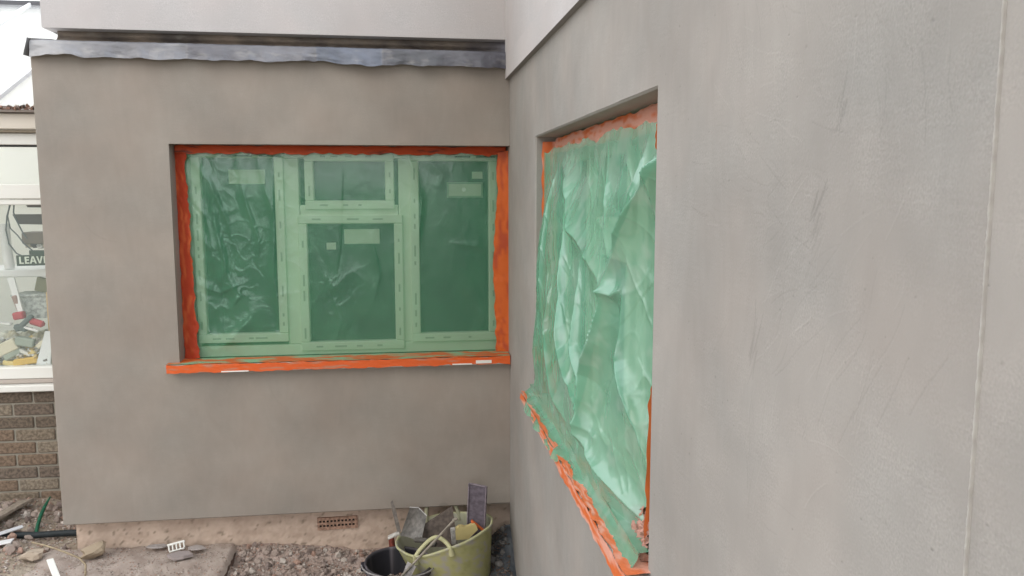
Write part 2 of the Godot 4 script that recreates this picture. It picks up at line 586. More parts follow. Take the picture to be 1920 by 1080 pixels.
func build_extension() -> void:
	var marks := []
	for k in 26:
		marks.append([Vector2(rng.randf_range(0, 2.4), rng.randf_range(0, 2.4)), rng.randf_range(0.03, 0.2), rng.randf_range(0, TAU), rng.randf_range(-1, 1), 0.004, rng.randf_range(-0.15, 0.25)])
	for k in 4:   # damp smudges low on the wall near the corner
		marks.append([Vector2(XL * -1 - 0.35 + k * 0.09, 2.33 - rng.randf_range(-0.02, 0.03)), 0.05, 0.1, 0.0, 0.02, rng.randf_range(0.5, 0.9)])
	var coat := render_coat(2.4, 2.5, 1100, 41, Color(0.568, 0.539, 0.508), 0.15, 0.11, marks, 0.16)
	M.coat_back = coat
	var house := thing("house_extension", "grey cement rendered extension wall facing the camera with a pale band above", "wall")
	var b := MB.new()
	var face := func(x0: float, x1: float, y0: float, y1: float) -> void:
		b.grid(maxi(2, int((x1 - x0) / 0.05)), maxi(2, int((y1 - y0) / 0.05)), func(u: float, t: float) -> Array:
			var x := lerpf(x0, x1, u)
			var y := lerpf(y0, y1, t)
			return [Vector3(x, y, 0), Color.WHITE, Vector2((x - XL) / 2.4, (2.62 - y) / 2.5)], Vector3.BACK)
	var ch := 0.005
	face.call(XL + ch, OX, BOT + ch, 2.61)
	face.call(OX, 0.0, BOT + ch, SILL - 0.035)
	face.call(OX, 0.0, HEAD, 2.61)
	var rib := func(pts: Array, away: Vector3) -> void:
		var no := away.normalized()
		var id := []
		for p in pts: id.append(b.vert(p, no, Vector2((p.x - XL + p.z * 0.7) / 2.4, (2.62 - p.y - p.z * 0.3) / 2.5)))
		b.face(id[0], id[1], id[2])
		b.face(id[0], id[2], id[3])
	# left edge, bottom edge and return of the coat
	rib.call([Vector3(XL + ch, BOT + ch, 0), Vector3(XL + ch, 2.61, 0), Vector3(XL, 2.61, -ch), Vector3(XL, BOT + ch, -ch)], Vector3(-1, 0, 1))
	rib.call([Vector3(XL + ch, BOT + ch, 0), Vector3(0, BOT + ch, 0), Vector3(0, BOT, -ch), Vector3(XL + ch, BOT, -ch)], Vector3(0, -1, 1))
	rib.call([Vector3(XL, BOT, -ch), Vector3(0, BOT, -ch), Vector3(0, BOT, -0.12), Vector3(XL, BOT, -0.12)], Vector3.DOWN)
	rib.call([Vector3(XL, BOT, -ch), Vector3(XL, 2.61, -ch), Vector3(XL, 2.61, -3.2), Vector3(XL, BOT, -3.2)], Vector3.LEFT)
	# reveals
	rib.call([Vector3(OX, SILL - 0.035, 0), Vector3(OX, HEAD, 0), Vector3(OX, HEAD, -0.16), Vector3(OX, SILL - 0.035, -0.16)], Vector3.RIGHT)
	rib.call([Vector3(OX, HEAD, 0), Vector3(0, HEAD, 0), Vector3(0, HEAD, -0.16), Vector3(OX, HEAD, -0.16)], Vector3.DOWN)
	rib.call([Vector3(OX, SILL - 0.035, 0), Vector3(0, SILL - 0.035, 0), Vector3(0, SILL - 0.035, -0.16), Vector3(OX, SILL - 0.035, -0.16)], Vector3.UP)
	rib.call([Vector3(0.0008, SILL - 0.035, 0.0), Vector3(0.0008, HEAD, 0.0), Vector3(0.0008, HEAD, -0.16), Vector3(0.0008, SILL - 0.035, -0.16)], Vector3.LEFT)
	part(house, "render_coat", b, coat)
	# masonry behind it
	var inner := MB.new()
	inner.box(Vector3((XL + 0.105 + OX) / 2, 1.37, -0.21), Vector3(OX - XL - 0.105, 2.3, 0.1))
	inner.box(Vector3(OX / 2 + 0.1, 0.645, -0.21), Vector3(-OX + 0.2, 0.85, 0.1))
	inner.box(Vector3(OX / 2 + 0.1, HEAD + 0.18, -0.21), Vector3(-OX + 0.2, 0.34, 0.1))
	part(house, "masonry", inner, M.room)
	room(house, Vector3(XL + 0.13, 0.22, -3.1), Vector3(0.2, 2.52, -0.262), 1)
	# plinth
	var pn := noise(7.0, 4, 51)
	var pf := noise(30.0, 3, 52)
	var pl := MB.new()
	var stain := func(x: float, y: float) -> Color:
		var q := clampf(0.5 + pn.get_noise_2d(x, y * 1.6) * 1.0 + pf.get_noise_2d(x, y) * 0.4, 0, 1)
		var k := Color(0.46, 0.355, 0.285).lerp(Color(0.58, 0.46, 0.375), q)
		k = k.lerp(Color(0.33, 0.28, 0.215), smooth(-1.5, -2.0, x) * smooth(0.26, 0.3, y) * 0.8)
		return k.lerp(Color(0.2, 0.16, 0.12), smooth(0.35, 0.6, pf.get_noise_2d(x * 0.8 + 3.0, y * 0.8)) * 0.8)
	pl.grid(220, 40, func(u: float, t: float) -> Array:
		var x := lerpf(-2.205, 0.1, u)
		var y := lerpf(-0.1, 0.32, t)
		return [Vector3(x, y, -0.1 + pn.get_noise_2d(x, y) * 0.005 + pf.get_noise_2d(x, y) * 0.002), stain.call(x, y), Vector2(x, y)], Vector3.BACK)
	pl.grid(40, 20, func(u: float, t: float) -> Array:
		var z := lerpf(-0.1, -3.2, u)
		var y := lerpf(-0.1, 0.32, t)
		return [Vector3(-2.205, y, z), stain.call(z, y), Vector2(z, y)], Vector3.LEFT)
	part(house, "plinth", pl, M.plinth)
	# the air brick, its face pierced by two rows of holes
	var fx0 := -1.008
	var fy0 := 0.172
	var ab := MB.new()
	ab.xf = Transform3D(Basis(Vector3(0, 0, 1), 0.02), Vector3(fx0, fy0, -0.093))
	ab.col = Color(0.47, 0.30, 0.22)
	var nx := 10
	var hole := 0.0115
	var pitch := 0.0190
	var ys := [0.0, 0.016, 0.016 + hole, 0.040, 0.040 + hole, 0.066]
	for j in 5:
		if j % 2 == 0:
			ab.box(Vector3(0.104, (ys[j] + ys[j + 1]) / 2, -0.008), Vector3(0.208, ys[j + 1] - ys[j], 0.024))
		else:
			for i in nx + 1:
				var a0 := 0.0 if i == 0 else 0.010 + (i - 1) * pitch + hole
				var a1 := 0.208 if i == nx else 0.010 + i * pitch
				ab.box(Vector3((a0 + a1) / 2, (ys[j] + ys[j + 1]) / 2, -0.008), Vector3(a1 - a0, ys[j + 1] - ys[j] + 0.0005, 0.0235))
	var air := part(house, "air_brick", ab, M.brick, "terracotta air brick with two rows of square holes set in the plinth")
	var dk := MB.new()
	dk.xf = ab.xf
	dk.box(Vector3(0.104, 0.033, -0.0145), Vector3(0.2, 0.06, 0.028))
	part(air, "duct", dk, mat(lin(0.01, 0.01, 0.01)))
	# window
	var w := window(house, Transform3D.IDENTITY, -1.612, -0.012, 1.108, 2.163, [[-1.527, -1.166, 1.222, 2.116], [-0.98, -0.62, 1.893, 2.096], [-1.02, -0.58, 1.17, 1.782], [-0.457, -0.093, 1.203, 2.098]], [-1.09, -0.52], [-1.05, -0.56, 1.838], -0.118, "white plastic window of three lights behind green sheeting")
	var sb := MB.new()
	sb.box(Vector3(-0.843, 1.083, -0.05), Vector3(1.682, 0.038, 0.18), 0.006)
	part(w, "sill", sb, M.white)
	for r in [[-1.42, -1.27], [-1.24, -1.13], [-0.27, -0.19], [-0.16, -0.06]]:
		var vb := MB.new()
		vb.box(Vector3((r[0] + r[1]) / 2, 2.117, -0.1050), Vector3(r[1] - r[0], 0.008, 0.003))
		part(w, "vent_slot", vb, mat(lin(0.03, 0.035, 0.03)))
	# stickers on the panes
	for s in [[-1.393, -1.218, 1.979, 2.050, "large blank pale sticker at the top of the left window pane"], [-0.835, -0.657, 1.675, 1.750, "blank pale sticker on the lower middle window pane"], [-0.309, -0.125, 1.910, 1.987, "pale sticker with a white dot on the right window pane"], [-0.925, -0.878, 1.647, 1.682, "small pale tag left of the middle pane's sticker"], [-0.180, -0.125, 2.006, 2.042, "small pale tag above the right pane's sticker"]]:
		var t := MB.new()
		t.box(Vector3((s[0] + s[1]) / 2, (s[2] + s[3]) / 2, -0.1335), Vector3(s[1] - s[0], s[3] - s[2], 0.002))
		var st := single("glass_sticker", t, mat(lin(0.62, 0.68, 0.55), 0.6), s[4], "sticker", "stickers on the window panes")
		if s[4].contains("dot"):
			var dmb := MB.new()
			var ring := []
			for k in 10: ring.append(Vector3(-0.222 + cos(TAU * k / 10) * 0.011, 1.950 + sin(TAU * k / 10) * 0.011, -0.1315))
			dmb.slab(ring, Vector3(0, 0, 0.001))
			part(st, "dot", dmb, mat(lin(0.9, 0.9, 0.85), 0.5))
			var fr := bars(-0.307, -0.127, 1.912, 1.985, 0.006, -0.1315, 0.001, Transform3D.IDENTITY)
			part(st, "border", fr, mat(lin(0.3, 0.42, 0.34), 0.6))
	# pale upper storey and the lead flashing below it
	var upc := render_coat(2.2, 1.1, 700, 61, Color(0.715, 0.700, 0.698), 0.07, 0.16, [], 0.25)
	M.coat_upper = upc
	var up := MB.new()
	up.grid(20, 10, func(u: float, t: float) -> Array:
		var x := lerpf(-2.167, -0.0, u)
		var y := lerpf(2.692 - u * 0.008, 3.7, t)
		return [Vector3(x, y, 0), Color.WHITE, Vector2((x + 2.2) / 2.2, (3.7 - y) / 1.1)], Vector3.BACK)
	up.flat([Vector3(-2.167, 2.692, 0), Vector3(0, 2.684, 0), Vector3(0, 2.684, -0.12), Vector3(-2.167, 2.692, -0.12)], Vector3.DOWN)
	up.flat([Vector3(-2.167, 2.692, 0), Vector3(-2.167, 3.7, 0), Vector3(-2.167, 3.7, -3.2), Vector3(-2.167, 2.692, -3.2)], Vector3.LEFT)
	up.flat([Vector3(-2.167, 3.7, 0), Vector3(0.3, 3.7, 0), Vector3(0.3, 3.7, -3.2), Vector3(-2.167, 3.7, -3.2)], Vector3.UP)
	part(house, "upper_render", up, upc, "pale grey base coat on the upper storey")
	var ln := noise(5.0, 4, 71)
	var lf := noise(26.0, 3, 72)
	var wave := noise(2.6, 2, 73)
	var tone := func(x: float, y: float, brown: float) -> Color:
		var q := clampf(0.5 + ln.get_noise_2d(x * 0.55, y * 1.2) * 1.1 + lf.get_noise_2d(x * 0.5, y) * 0.35, 0, 1)
		var sheet := 0 if x < -1.52 else (1 if x < -0.93 else (2 if x < -0.62 else 3))
		var k: Color = [Color(0.165, 0.167, 0.18), Color(0.138, 0.14, 0.155), Color(0.118, 0.13, 0.158), Color(0.112, 0.114, 0.128)][sheet]
		k = k.lerp(k * 1.5, clampf(q * 1.3 - 0.3, 0.0, 1.0) * 0.7)
		k.a = 1.0
		k = k.lerp(Color(0.26, 0.21, 0.165).lerp(Color(0.10, 0.085, 0.075), q), brown)
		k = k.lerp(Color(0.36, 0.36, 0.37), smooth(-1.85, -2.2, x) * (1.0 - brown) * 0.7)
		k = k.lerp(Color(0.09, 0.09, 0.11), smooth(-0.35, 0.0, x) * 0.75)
		return k.lerp(Color(0.4, 0.39, 0.37), smooth(0.25, 0.6, lf.get_noise_2d(x * 0.25 + 7.0, y * 0.9)) * 0.2)
	var lead := MB.new()
	var prof := [Vector3(0.0, 2.74, -0.080), Vector3(0.25, 2.665, -0.078), Vector3(0.34, 2.642, -0.055), Vector3(0.52, 2.636, 0.012), Vector3(0.60, 2.628, 0.022), Vector3(0.8, 2.59, 0.034), Vector3(1.0, 2.557, 0.044)]
	lead.grid(320, 36, func(u: float, t: float) -> Array:
		var x := lerpf(-2.215 if t > 0.45 else -2.13, -0.004, u)
		var q := Vector3.ZERO
		for k in prof.size() - 1:
			if t <= prof[k + 1].x + 1e-6:
				q = prof[k].lerp(prof[k + 1], (t - prof[k].x) / (prof[k + 1].x - prof[k].x))
				break
		var low := smooth(0.6, 1.0, t)
		var wv := wave.get_noise_2d(x * 1.4, 2.0)
		var y := q.y + low * (wv * 0.015 + lf.get_noise_2d(x * 0.22, 1.0) * 0.007) - u * 0.012 + lf.get_noise_2d(x, t * 0.2) * 0.0015
		var z := q.z + low * (wave.get_noise_2d(x * 2.2, 9.0) * 0.022) + ln.get_noise_2d(x * 1.5, t) * 0.004 * smooth(0.2, 0.5, t)
		for lap in [-1.52, -0.93, -0.62]:
			z += 0.0035 * smooth(lap - 0.004, lap, x) * smooth(lap + 0.16, lap + 0.01, x) * smooth(0.3, 0.4, t)
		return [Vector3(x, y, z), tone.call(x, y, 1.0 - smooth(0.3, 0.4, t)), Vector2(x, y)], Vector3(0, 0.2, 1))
	lead.grid(40, 8, func(u: float, t: float) -> Array:
		var z := lerpf(0.042, -3.0, u * u)
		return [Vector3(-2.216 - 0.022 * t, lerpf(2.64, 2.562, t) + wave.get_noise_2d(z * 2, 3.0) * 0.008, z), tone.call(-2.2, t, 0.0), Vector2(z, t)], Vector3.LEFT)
	lead.flat([Vector3(-2.216, 2.64, 0.02), Vector3(-2.12, 2.64, 0.0), Vector3(-2.12, 2.66, -3.0), Vector3(-2.216, 2.64, -3.0)], Vector3.UP)
	var fl := part(house, "lead_flashing", lead, M.lead, "weathered blue grey lead flashing with a wavy lower edge")
	var back := MB.new()
	back.box(Vector3(-1.0, 2.66, -0.14), Vector3(2.27, 0.3, 0.10))
	part(fl, "backing_board", back, mat(lin(0.12, 0.1, 0.08)))

# ------------------------------------------------------------------ the wall running towards the camera on the right
const ZF := 0.829
const ZN := 2.437
const WHEAD := 2.158
const BEAD := 3.432

func build_wing() -> void:
	var marks := []
	# clusters of trowel arcs and scratches: [z, y, spread, count, direction]
	for cl in [[3.02, 1.99, 0.07, 60, 0.5], [3.06, 1.83, 0.07, 70, 2.5], [2.90, 2.2, 0.08, 40, 1.2], [2.92, 1.62, 0.06, 20, 1.7], [3.2, 1.75, 0.08, 40, 2.1], [2.78, 1.95, 0.08, 30, 0.2], [2.7, 1.2, 0.15, 30, 0.5], [3.28, 2.1, 0.06, 24, 1.3], [3.1, 1.45, 0.10, 30, 0.2]]:
		for k in cl[3]:   # a bundle of near parallel trowel lines
			var off: float = rng.randfn() * cl[2]
			var dir: float = cl[4] + rng.randfn() * 0.22
			marks.append([Vector2(cl[0] + off, 2.62 - cl[1] + rng.randfn() * cl[2]), rng.randf_range(0.02, 0.11), dir, rng.randf_range(-0.35, 0.35), rng.randf_range(0.0004, 0.0012), rng.randf_range(-0.3, 0.35)])
	for k in 34:          # long soft sweeps of the trowel
		marks.append([Vector2(rng.randf_range(0.4, 3.5), rng.randf_range(0.2, 2.3)), rng.randf_range(0.2, 0.6), rng.randf_range(0.5, 2.6), rng.randf_range(-0.9, 0.9), rng.randf_range(0.003, 0.011), rng.randf_range(-0.08, 0.09)])
	for m in [[2.945, 1.715, 0.10, 1.9], [3.125, 1.915, 0.06, 2.1], [2.96, 2.27, 0.05, 1.8], [3.17, 2.05, 0.04, 1.9]]:
		for k in 9:
			marks.append([Vector2(m[0] + rng.randfn() * 0.006, 2.62 - m[1] + rng.randfn() * 0.014), m[2] * rng.randf_range(0.3, 1.0), m[3] + rng.randfn() * 0.12, rng.randf_range(-0.4, 0.4), rng.randf_range(0.001, 0.003), rng.randf_range(0.3, 0.7)])
	for k in 700:   # pits
		marks.append([Vector2(rng.randf_range(0.1, 3.7), rng.randf_range(0.05, 2.5)), 0.002, 0.0, 0.0, rng.randf_range(0.0006, 0.0022), rng.randf_range(0.5, 1.0)])
	for k in 60:   # short comb scratches
		marks.append([Vector2(rng.randf_range(0.2, 3.7), rng.randf_range(0.05, 2.5)), rng.randf_range(0.01, 0.06), rng.randfn() * 0.4 + (PI / 2 if k % 3 == 0 else 0.0), rng.randf_range(-0.6, 0.6), 0.0006, rng.randf_range(-0.2, 0.25)])
	var coat := render_coat(3.8, 2.7, 2048, 81, Color(0.574, 0.559, 0.541), 0.15, 0.15, marks, 0.20)
	var wing := thing("house_wing", "long grey rendered wall running towards the camera at right with a covered window", "wall")
	var un := noise(2.2, 3, 91)
	var vn := noise(9.0, 3, 92)
	var b := MB.new()
	var bulge := func(z: float, y: float) -> float:
		return un.get_noise_2d(z, y) * 0.0022 + vn.get_noise_2d(z, y) * 0.0006
	var face := func(z0: float, z1: float, y0: float, y1: float, nu: int, nv: int) -> void:
		b.grid(nu, nv, func(u: float, t: float) -> Array:
			var z := lerpf(z0, z1, u)
			var y := lerpf(y0, y1, t)
			var fade := smooth(0.0, 0.05, minf(absf(z - ZN), absf(z - BEAD)))
			return [Vector3(bulge.call(z, y) * fade, y, z), Color.WHITE, Vector2(z / 3.8, (2.62 - y) / 2.7)], Vector3.LEFT)
	var ch := 0.005
	face.call(0.0, ZF - ch, -0.1, 2.52, 30, 80)
	face.call(ZF - ch, ZN + ch, -0.1, SILL - 0.04, 60, 50)
	face.call(ZF - ch, ZN + ch, WHEAD + ch, 2.52, 60, 30)
	face.call(ZN + ch, BEAD - 0.003, -0.1, 2.52, 110, 200)
	var rib := func(pts: Array, away: Vector3) -> void:
		var no := away.normalized()
		var id := []
		for p in pts: id.append(b.vert(p, no, Vector2((p.z + p.x) / 3.8, (2.62 - p.y + p.x) / 2.7)))
		b.face(id[0], id[1], id[2])
		b.face(id[0], id[2], id[3])
	var s0 := SILL - 0.04
	for e in [[ZF, -1.0], [ZN, 1.0]]:
		var z: float = e[0]
		var d: float = e[1]
		rib.call([Vector3(0, s0, z + d * ch), Vector3(0, WHEAD + ch, z + d * ch), Vector3(ch, WHEAD, z), Vector3(ch, s0, z)], Vector3(-1, 0, -d))
		rib.call([Vector3(ch, s0, z), Vector3(ch, WHEAD, z), Vector3(0.17, WHEAD, z), Vector3(0.17, s0, z)], Vector3(0, 0, -d))
	rib.call([Vector3(0, WHEAD + ch, ZF - ch), Vector3(0, WHEAD + ch, ZN + ch), Vector3(ch, WHEAD, ZN), Vector3(ch, WHEAD, ZF)], Vector3(-1, -1, 0))
	rib.call([Vector3(ch, WHEAD, ZF), Vector3(ch, WHEAD, ZN), Vector3(0.17, WHEAD, ZN), Vector3(0.17, WHEAD, ZF)], Vector3.DOWN)
	rib.call([Vector3(0, s0, ZF), Vector3(0, s0, ZN), Vector3(0.17, s0, ZN), Vector3(0.17, s0, ZF)], Vector3.UP)
	part(wing, "render_coat", b, coat)
	# next bay of render past the bead, a little lower
	var nb := MB.new()
	nb.grid(24, 60, func(u: float, t: float) -> Array:
		var z := lerpf(BEAD, 4.9, u)
		var y := lerpf(-0.1, 2.52, t)
		return [Vector3(0.0015 + bulge.call(z, y) * smooth(BEAD, BEAD + 0.1, z), y, z), Color.WHITE, Vector2((z - 1.3) / 3.8, (2.62 - y) / 2.7)], Vector3.LEFT)
	nb.flat([Vector3(0.004, -0.1, 4.9), Vector3(0.004, 2.52, 4.9), Vector3(0.3, 2.52, 4.9), Vector3(0.3, -0.1, 4.9)], Vector3.BACK)
	part(wing, "render_coat", nb, coat)
	var en := noise(60.0, 3, 95)
	var bd := MB.new()
	bd.grid(900, 4, func(u: float, t: float) -> Array:
		var y := lerpf(-0.1, 2.52, u)
		var j := en.get_noise_2d(y, t * 0.02) * 0.0016
		var q := sin(t * PI)
		return [Vector3(0.0025 - 0.0036 * q - absf(j) * q, y, BEAD - 0.0045 + 0.0056 * t + j * 0.4), Color(0.32, 0.305, 0.285).lerp(Color(0.38, 0.365, 0.34), clampf(0.5 + en.get_noise_2d(y * 0.6, 4.0) * 1.2, 0, 1)), Vector2(y, t)], Vector3.LEFT)
	part(wing, "stop_bead", bd, mat(Color.WHITE, 0.92, true), "ragged vertical bead where two bays of render meet")
	# pale band above
	var band := MB.new()
	band.grid(60, 12, func(u: float, t: float) -> Array:
		var z := lerpf(0.0, 4.9, u)
		var y := lerpf(2.494 - z * 0.006, 3.7, t)
		return [Vector3(-0.022, y, z), Color.WHITE, Vector2(z / 2.2, (3.7 - y) / 1.1)], Vector3.LEFT)
	part(wing, "upper_render", band, M.coat_upper, "pale grey base coat standing proud above the darker render")
	var lip := MB.new()
	lip.flat([Vector3(-0.022, 2.494, 0), Vector3(-0.022, 2.4646, 4.9), Vector3(0.02, 2.4646, 4.9), Vector3(0.02, 2.494, 0)], Vector3.DOWN)
	lip.flat([Vector3(-0.022, 3.7, 0), Vector3(-0.022, 3.7, 4.9), Vector3(0.3, 3.7, 4.9), Vector3(0.3, 3.7, 0)], Vector3.UP)
	lip.flat([Vector3(-0.022, 2.47, 4.9), Vector3(-0.022, 3.7, 4.9), Vector3(0.3, 3.7, 4.9), Vector3(0.3, 2.47, 4.9)], Vector3.BACK)
	part(wing, "base_rail", lip, mat(lin(0.25, 0.24, 0.23)))
	# masonry, room, window
	var inner := MB.new()
	inner.box(Vector3(0.22, 1.37, (0.1 + ZF) / 2), Vector3(0.09, 2.3, ZF - 0.1))
	inner.box(Vector3(0.22, 1.37, (ZN + 4.8) / 2), Vector3(0.09, 2.3, 4.8 - ZN))
	inner.box(Vector3(0.22, 0.64, (ZF + ZN) / 2), Vector3(0.09, 0.84, ZN - ZF))
	inner.box(Vector3(0.22, WHEAD + 0.18, (ZF + ZN) / 2), Vector3(0.09, 0.34, ZN - ZF))
	part(wing, "masonry", inner, M.room)
	room(wing, Vector3(0.267, 0.22, 0.1), Vector3(3.0, 2.52, 4.8), 0)
	var xf := Transform3D(Basis(Vector3(0, 0, 1), Vector3(0, 1, 0), Vector3(-1, 0, 0)), Vector3(0, 0, 0))
	var w := window(wing, xf, ZF + 0.01, ZN - 0.01, 1.108, WHEAD - 0.004, [[0.93, 1.27, 1.22, 2.06], [1.46, 1.80, 1.86, 2.06], [1.46, 1.80, 1.22, 1.74], [2.0, 2.34, 1.22, 2.06]], [1.365, 1.90], [1.41, 1.85, 1.80], -0.125, "white plastic window behind the loose green sheeting")
	var sb := MB.new()
	sb.box(Vector3(0.055, 1.085, (ZF + ZN) / 2), Vector3(0.215, 0.034, ZN - ZF + 0.06), 0.006)
	part(w, "sill", sb, M.white)

# ------------------------------------------------------------------ sheeting and tape over the window that faces the camera
func build_back_window_cover() -> void:
	var a := noise(5.0, 2, 101)
	var c := noise(11.0, 2, 102)
	var d := noise(26.0, 2, 103)
	var tn := noise(4.0, 3, 104)
	var V := func(x: float, y: float) -> Vector2: return Vector2(x, y)
	var folds := [
		[[V.call(-1.298, 1.320), V.call(-1.406, 1.199), V.call(-1.524, 1.120)], 0.030, 0.026],
		[[V.call(-0.820, 2.122), V.call(-0.833, 1.833), V.call(-0.845, 1.647), V.call(-0.891, 1.405)], 0.005, -0.004],
		[[V.call(-1.180, 2.095), V.call(-1.174, 1.756), V.call(-1.188, 1.517), V.call(-1.145, 1.247)], 0.016, 0.014],
		[[V.call(-1.472, 2.017), V.call(-1.457, 1.784), V.call(-1.416, 1.573), V.call(-1.473, 1.415)], 0.014, 0.014],
		[[V.call(-1.535, 1.732), V.call(-1.476, 1.653), V.call(-1.469, 1.521)], 0.022, 0.016],
		[[V.call(-1.416, 1.573), V.call(-1.371, 1.413), V.call(-1.429, 1.254)], 0.020, 0.012],
		[[V.call(-0.953, 1.541), V.call(-0.890, 1.459), V.call(-0.795, 1.539), V.call(-0.691, 1.456)], 0.016, 0.0030],
		[[V.call(-0.78, 1.42), V.call(-0.86, 1.36), V.call(-0.83, 1.28), V.call(-0.86, 1.2)], 0.008, 0.0030],
		[[V.call(-0.40, 2.09), V.call(-0.33, 2.03), V.call(-0.36, 1.95)], 0.012, 0.010],
		[[V.call(-1.58, 2.12), V.call(-1.47, 1.98), V.call(-1.40, 1.80), V.call(-1.36, 1.62)], 0.012, 0.012],
		[[V.call(-1.59, 1.95), V.call(-1.50, 1.82), V.call(-1.47, 1.66)], 0.012, 0.010],
		[[V.call(-1.59, 1.50), V.call(-1.45, 1.44), V.call(-1.30, 1.50)], 0.010, 0.008],
		[[V.call(-1.25, 2.13), V.call(-1.21, 1.95), V.call(-1.17, 1.80)], 0.012, 0.009],
		[[V.call(-0.90, 1.14), V.call(-0.86, 1.28), V.call(-0.90, 1.42)], 0.008, 0.004],
		[[V.call(-0.70, 1.72), V.call(-0.66, 1.52), V.call(-0.70, 1.36)], 0.009, 0.006],
		[[V.call(-0.06, 1.60), V.call(-0.16, 1.66), V.call(-0.30, 1.68)], 0.008, 0.005],
		[[V.call(-0.50, 2.12), V.call(-0.44, 1.90), V.call(-0.46, 1.66)], 0.009, 0.006],
		[[V.call(-1.33, 2.0), V.call(-1.30, 1.86), V.call(-1.25, 1.70), V.call(-1.27, 1.56)], 0.010, 0.009]]
	var b := MB.new()
	b.grid(400, 260, func(u: float, t: float) -> Array:
		var x := lerpf(-1.603, -0.040, u)
		var y := lerpf(2.140, 1.106, t)
		var edge := smooth(0.0, 0.05, minf(minf(u, 1 - u), minf(t, 1 - t)))
		var loose := lerpf(0.50, 0.11, smooth(0.12, 0.42, u)) + 0.22 * exp(-pow((u - 0.46) / 0.1, 2.0) - pow((t - 0.72) / 0.16, 2.0))
		var wx := x + c.get_noise_2d(x * 0.7, y * 0.7) * 0.03
		var wy := y + c.get_noise_2d(x * 0.7 + 9.0, y * 0.7) * 0.03
		var h := absf(a.get_noise_2d(wx * 0.8 + wy * 0.3, wy * 0.35)) * 0.016 + pow(1.0 - absf(c.get_noise_2d(wx * 0.7 - wy * 0.2, wy * 0.28 + 4.0)), 9.0) * 0.004 + pow(1.0 - absf(a.get_noise_2d(wx * 0.8 + wy * 0.9 + 8.0, wy * 0.6 - wx * 0.5)), 12.0) * 0.003
		h *= loose
		for f in folds:
			var q := seg_dist(Vector2(x, y), f[0])
			if q.x < f[1] * 3.0:
				h += f[2] * 0.8 * exp(-q.x * q.x / (f[1] * (q.x + f[1] * 0.5))) * sin(PI * clampf(q.y * 0.9 + 0.08, 0.0, 1.0))
		var k := Color(0.045, 0.25, 0.125).lerp(Color(0.075, 0.32, 0.165), clampf(0.5 + tn.get_noise_2d(x, y), 0, 1))
		k.a = clampf(lerpf(0.98, 0.72, smooth(0.12, 0.42, u)) - 0.22 * smooth(0.64, 0.76, u) + tn.get_noise_2d(x * 1.5 + 4.0, y + 7.0) * 0.2, 0.35, 1.0)
		return [Vector3(x, y, -0.092 + h * edge), k, Vector2(x, y)], Vector3.BACK)
	single("plastic_sheet", b, M.film, "translucent green plastic sheet taped flat over the window facing the camera", "plastic sheet")
	var red := Color(0.36, 0.045, 0.016)
	var orange := Color(0.56, 0.11, 0.017)
	var pink := Color(0.42, 0.19, 0.12)
	single("masking_tape", tape_strip([[Vector3(-1.634, 2.158, -0.098), Vector3(-1.584, 2.150, -0.080)], [Vector3(-1.633, 1.6, -0.096), Vector3(-1.577, 1.6, -0.078)], [Vector3(-1.632, 1.10, -0.092), Vector3(-1.560, 1.115, -0.07)]], Vector3(0.2, 0, 1.0), 111, red, Color(0.48, 0.10, 0.035), 0.12), M.tape, "dark red orange tape down the left edge of the window facing the camera", "tape", "orange tapes round the windows")
	single("masking_tape", tape_strip([[Vector3(-1.630, 2.166, -0.088), Vector3(-1.630, 2.130, -0.076)], [Vector3(-0.8, 2.166, -0.088), Vector3(-0.8, 2.132, -0.076)], [Vector3(-0.01, 2.166, -0.088), Vector3(-0.01, 2.130, -0.076)]], Vector3(0, -0.3, 1.0), 112, Color(0.42, 0.06, 0.016), Color(0.10, 0.03, 0.02), 0.0), M.tape, "thin red orange tape along the top of the window facing the camera", "tape", "orange tapes round the windows")
	single("masking_tape", tape_strip([[Vector3(-0.052, 2.135, -0.075), Vector3(0.014, 2.150, -0.068)], [Vector3(-0.054, 1.85, -0.07), Vector3(0.014, 1.85, -0.068)], [Vector3(-0.072, 1.6, -0.07), Vector3(0.014, 1.6, -0.068)], [Vector3(-0.066, 1.3, -0.07), Vector3(0.014, 1.3, -0.066)], [Vector3(-0.058, 1.112, -0.07), Vector3(0.014, 1.105, -0.06)]], Vector3(-0.3, 0, 1.0), 113, orange, Color(0.40, 0.065, 0.02), 0.15), M.tape, "bright orange tape down the right edge of the window in the inner corner", "tape", "orange tapes round the windows")
	var sill := tape_strip([[Vector3(-1.688, 1.103, 0.040), Vector3(-1.686, 1.066, 0.042)], [Vector3(-0.9, 1.103, 0.040), Vector3(-0.9, 1.067, 0.042)], [Vector3(-0.004, 1.102, 0.040), Vector3(-0.004, 1.069, 0.042)]], Vector3.BACK, 114, Color(0.60, 0.10, 0.016), pink, 0.0, 6, 120, 0.003)
	sill.flat([Vector3(-1.688, 1.070, 0.04), Vector3(-1.688, 1.105, 0.04), Vector3(-1.688, 1.105, -0.03), Vector3(-1.688, 1.070, -0.03)], Vector3.LEFT)
	var tp := tape_strip([[Vector3(-1.688, 1.106, -0.085), Vector3(-1.688, 1.104, 0.04)], [Vector3(-0.004, 1.106, -0.085), Vector3(-0.004, 1.104, 0.04)]], Vector3.UP, 115, Color(0.50, 0.10, 0.02), Color(0.20, 0.36, 0.22), 0.25, 10, 120, 0.003)
	var st := single("masking_tape", sill, M.tape, "long bright orange tape along the sill nose of the window facing the camera", "tape", "orange tapes round the windows")
	part(st, "folded_edge", tp, M.tape)
	for r in [[-1.43, -1.30, 1.0665], [-0.30, -0.20, 1.0705], [-0.18, -0.10, 1.080]]:
		var wb := MB.new()
		wb.box(Vector3((r[0] + r[1]) / 2, r[2], 0.0455), Vector3(r[1] - r[0], 0.006 if r[2] < 1.075 else 0.016, 0.002))
		part(st, "bare_patch", wb, M.white)

